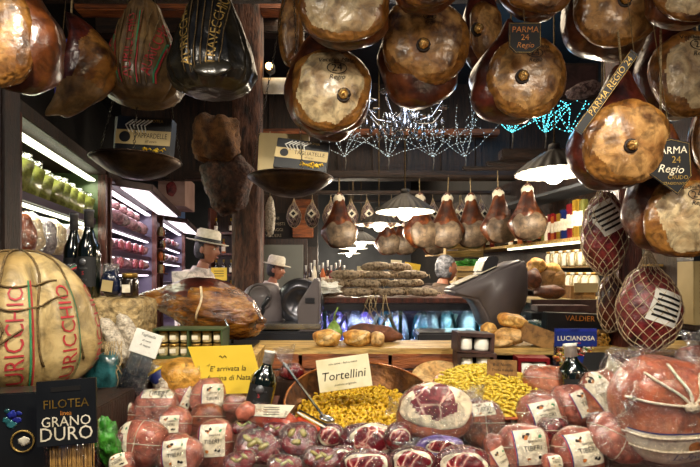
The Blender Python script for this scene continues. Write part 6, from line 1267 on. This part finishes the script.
pack(541, 398, 30, 16, 'dark red packed meat peeking between the platter and the labelled hams', 'brown_meat', None, 0, Y=1.46); pack(553, 431, 30, 26, 'deep red packed meat in the gap between the four labelled hams', 'dark_meat', None, 0, Y=1.28); pack(601, 423, 26, 20, 'clear crumpled wrapping full of meat above the string-tied pack', 'pink_meat', None, 0, Y=1.27, wrap='crumple')
pack(552, 462, 20, 16, 'small pale packed piece at the bottom edge between the two labelled hams', 'pink_meat', (1, -1, 14, 11, .1), 0, string=0, Y=1.10)
# big bag right
Y = 1.12; p = at(662, 408, Y); r = thing('mortadella_bag', 'large clear plastic bag with a big string-tied pink sausage and cream label, bottom right', 'packed meat', p)
B = Blob(.118, .10, .128, 2.5, .04, 3, 77, None, .01, 6); bv = B.mesh(56, 40); one('meat', bv, 'peach_meat', r); dr = Drape(bv, (0, 0), .003); mb = MB()
v2, f2 = grid2(.226, .082, 30, 12); mb.add(dr.wrap(v2, f2, .03, .0, -.072), 'label_cream'); dr.off = .004; v2, f2 = grid2(.226, .0035, 30, 1); mb.add(dr.wrap(v2, f2, .03, 0, -.03), 'blue_print')
v2, f2 = text2d('La Favorita', .024, .3, .2); mb.add(dr.wrap(v2, f2, .05, .02, -.088), 'blue_print', False); v2, f2 = text2d('Mortadella', .017, .3, .2); mb.add(dr.wrap(v2, f2, .08, .055, -.052), 'ink', False)
v2 = [(.018*math.cos(2*PI*i/16), .013*math.sin(2*PI*i/16)) for i in range(16)]; mb.add(dr.wrap(v2, [tuple(range(16))], 0, .012, -.062), 'orange_print', False); mb.build('label', r)
k = MB(); dr.off = .006; kn = dr(-.005, .032)
for z, s_ in ((-.045, .0), (-.078, .0)): k.add(tube([dr(-.115+.23*i/30, z+.01*i/30) for i in range(31)], .003, 5), 'string_white')
for tx_, tz in ((-.075, .10), (-.02, .12), (.045, .10), (-.11, .04), (.11, .05)):
    k.add(tube([dr(kn.x+(tx_-kn.x)*i/14+.006*math.sin(i*.4), kn.z+(tz-kn.z)*i/14) for i in range(15)], .0034, 6), 'string_white')
k.add(Blob(.016, .01, .012, 2, .3, 5).mesh(14, 10), 'string_white', X=T(*kn)); k.build('string', r)
def bagpost(q): return V(q.x*(1+.05*math.sin(q.z*60)), q.y, q.z*(1.0 if q.z < 0 else 1.06))
one('plastic_bag', Blob(.128, .115, .134, 3, .05, 5, 9, bagpost, .04, 9).mesh(50, 40), 'wrap', r); tuft(r, (-.085, -.02, .10), 1.9, .06, .10, 3); tuft(r, (-.12, -.05, .0), 2.6, .02, .10, 5, 'wrap_heavy')
pack(697, 372, 34, 52, 'red meat in glossy film at the right edge above the big bag', 'brown_meat', None, 0, Y=1.45, tail=[(-2, -24, 1.6, 16, 20)], wrap='wrap_heavy')
# bottles in front
bottle('dark sparkling-wine bottle with white neck foil leaning left of the copper bowl', at(257, 412, 1.36), .040, .185, fm_='foil_white', rot=(-.1, .20, 0), text=[('Lambrusco', .38, .010, 'foil_grey'), ('S', .3, .018, 'red_print'), ('Rosso', .2, .011, 'foil_grey')])
bottle('dark wine bottle with white neck foil between the peach hams on the right', at(577, 404, 1.47), .047, .195, fm_='foil_white', gm='glass_dark_green', lm='label_black', rot=(-.05, -.10, 0))
r = thing('clear_bag_bunch', 'bunched clear plastic bag of dark sausage right behind the left bottle', 'bag', at(289, 372, 1.76)); one('contents', Blob(.05, .04, .035, 2.2, .1, 3, 3).mesh(20, 14), 'dark_meat', r, loc=(.01, 0, -.0)); tuft(r, (0, -.03, .02), 1.7, .09, .07, 8); tuft(r, (-.02, -.03, -.04), 1.5, .06, .06, 4, 'wrap_heavy')
o = furn('display_block', box(.14, .1, zof(379, 1.76)-.842, (0, 0, (zof(379, 1.76)-.842)/2)), 'wood_dark', (xof(289, 1.76), 1.76, .842), 'dark block under the bunched clear bag', 'block')
r = thing('yellow_carton', 'pale yellow carton with a dark side, tilted behind the peach labelled ham', 'box', at(606, 374, 1.62), (-.2, .5, .25)); one('carton', box(.15, .08, .10, bev=.002), 'box_black', r, False); one('front_label', box(.125, .004, .096, (.012, -.0425, 0)), 'paper_cream', r, False)
mb = MB(); v2, f2 = text2d('PANETTONE', .014); mb.add(flat(v2, f2, -.046, 0, .01, -.0), 'ink', False); mb.build('lettering', r)
r = thing('clear_sheet_bag', 'loose shiny clear plastic bag draped behind the big bag on the right', 'bag', at(628, 366, 1.42), (0, .3, 0)); one('film', Blob(.075, .04, .05, 2.6, .15, 4, 5, None, .08, 9).mesh(34, 22), 'wrap_heavy', r)
furn('display_block', box(.26, .14, .165, (0, 0, .0825)), 'wood_dark', (xof(612, 1.66)+.04, 1.76, .842), 'dark block under the tilted yellow carton', 'block')
for o_ in list(bpy.data.objects):
    if o_.type == 'MESH' and len(o_.data.polygons) == 0: bpy.data.objects.remove(o_)
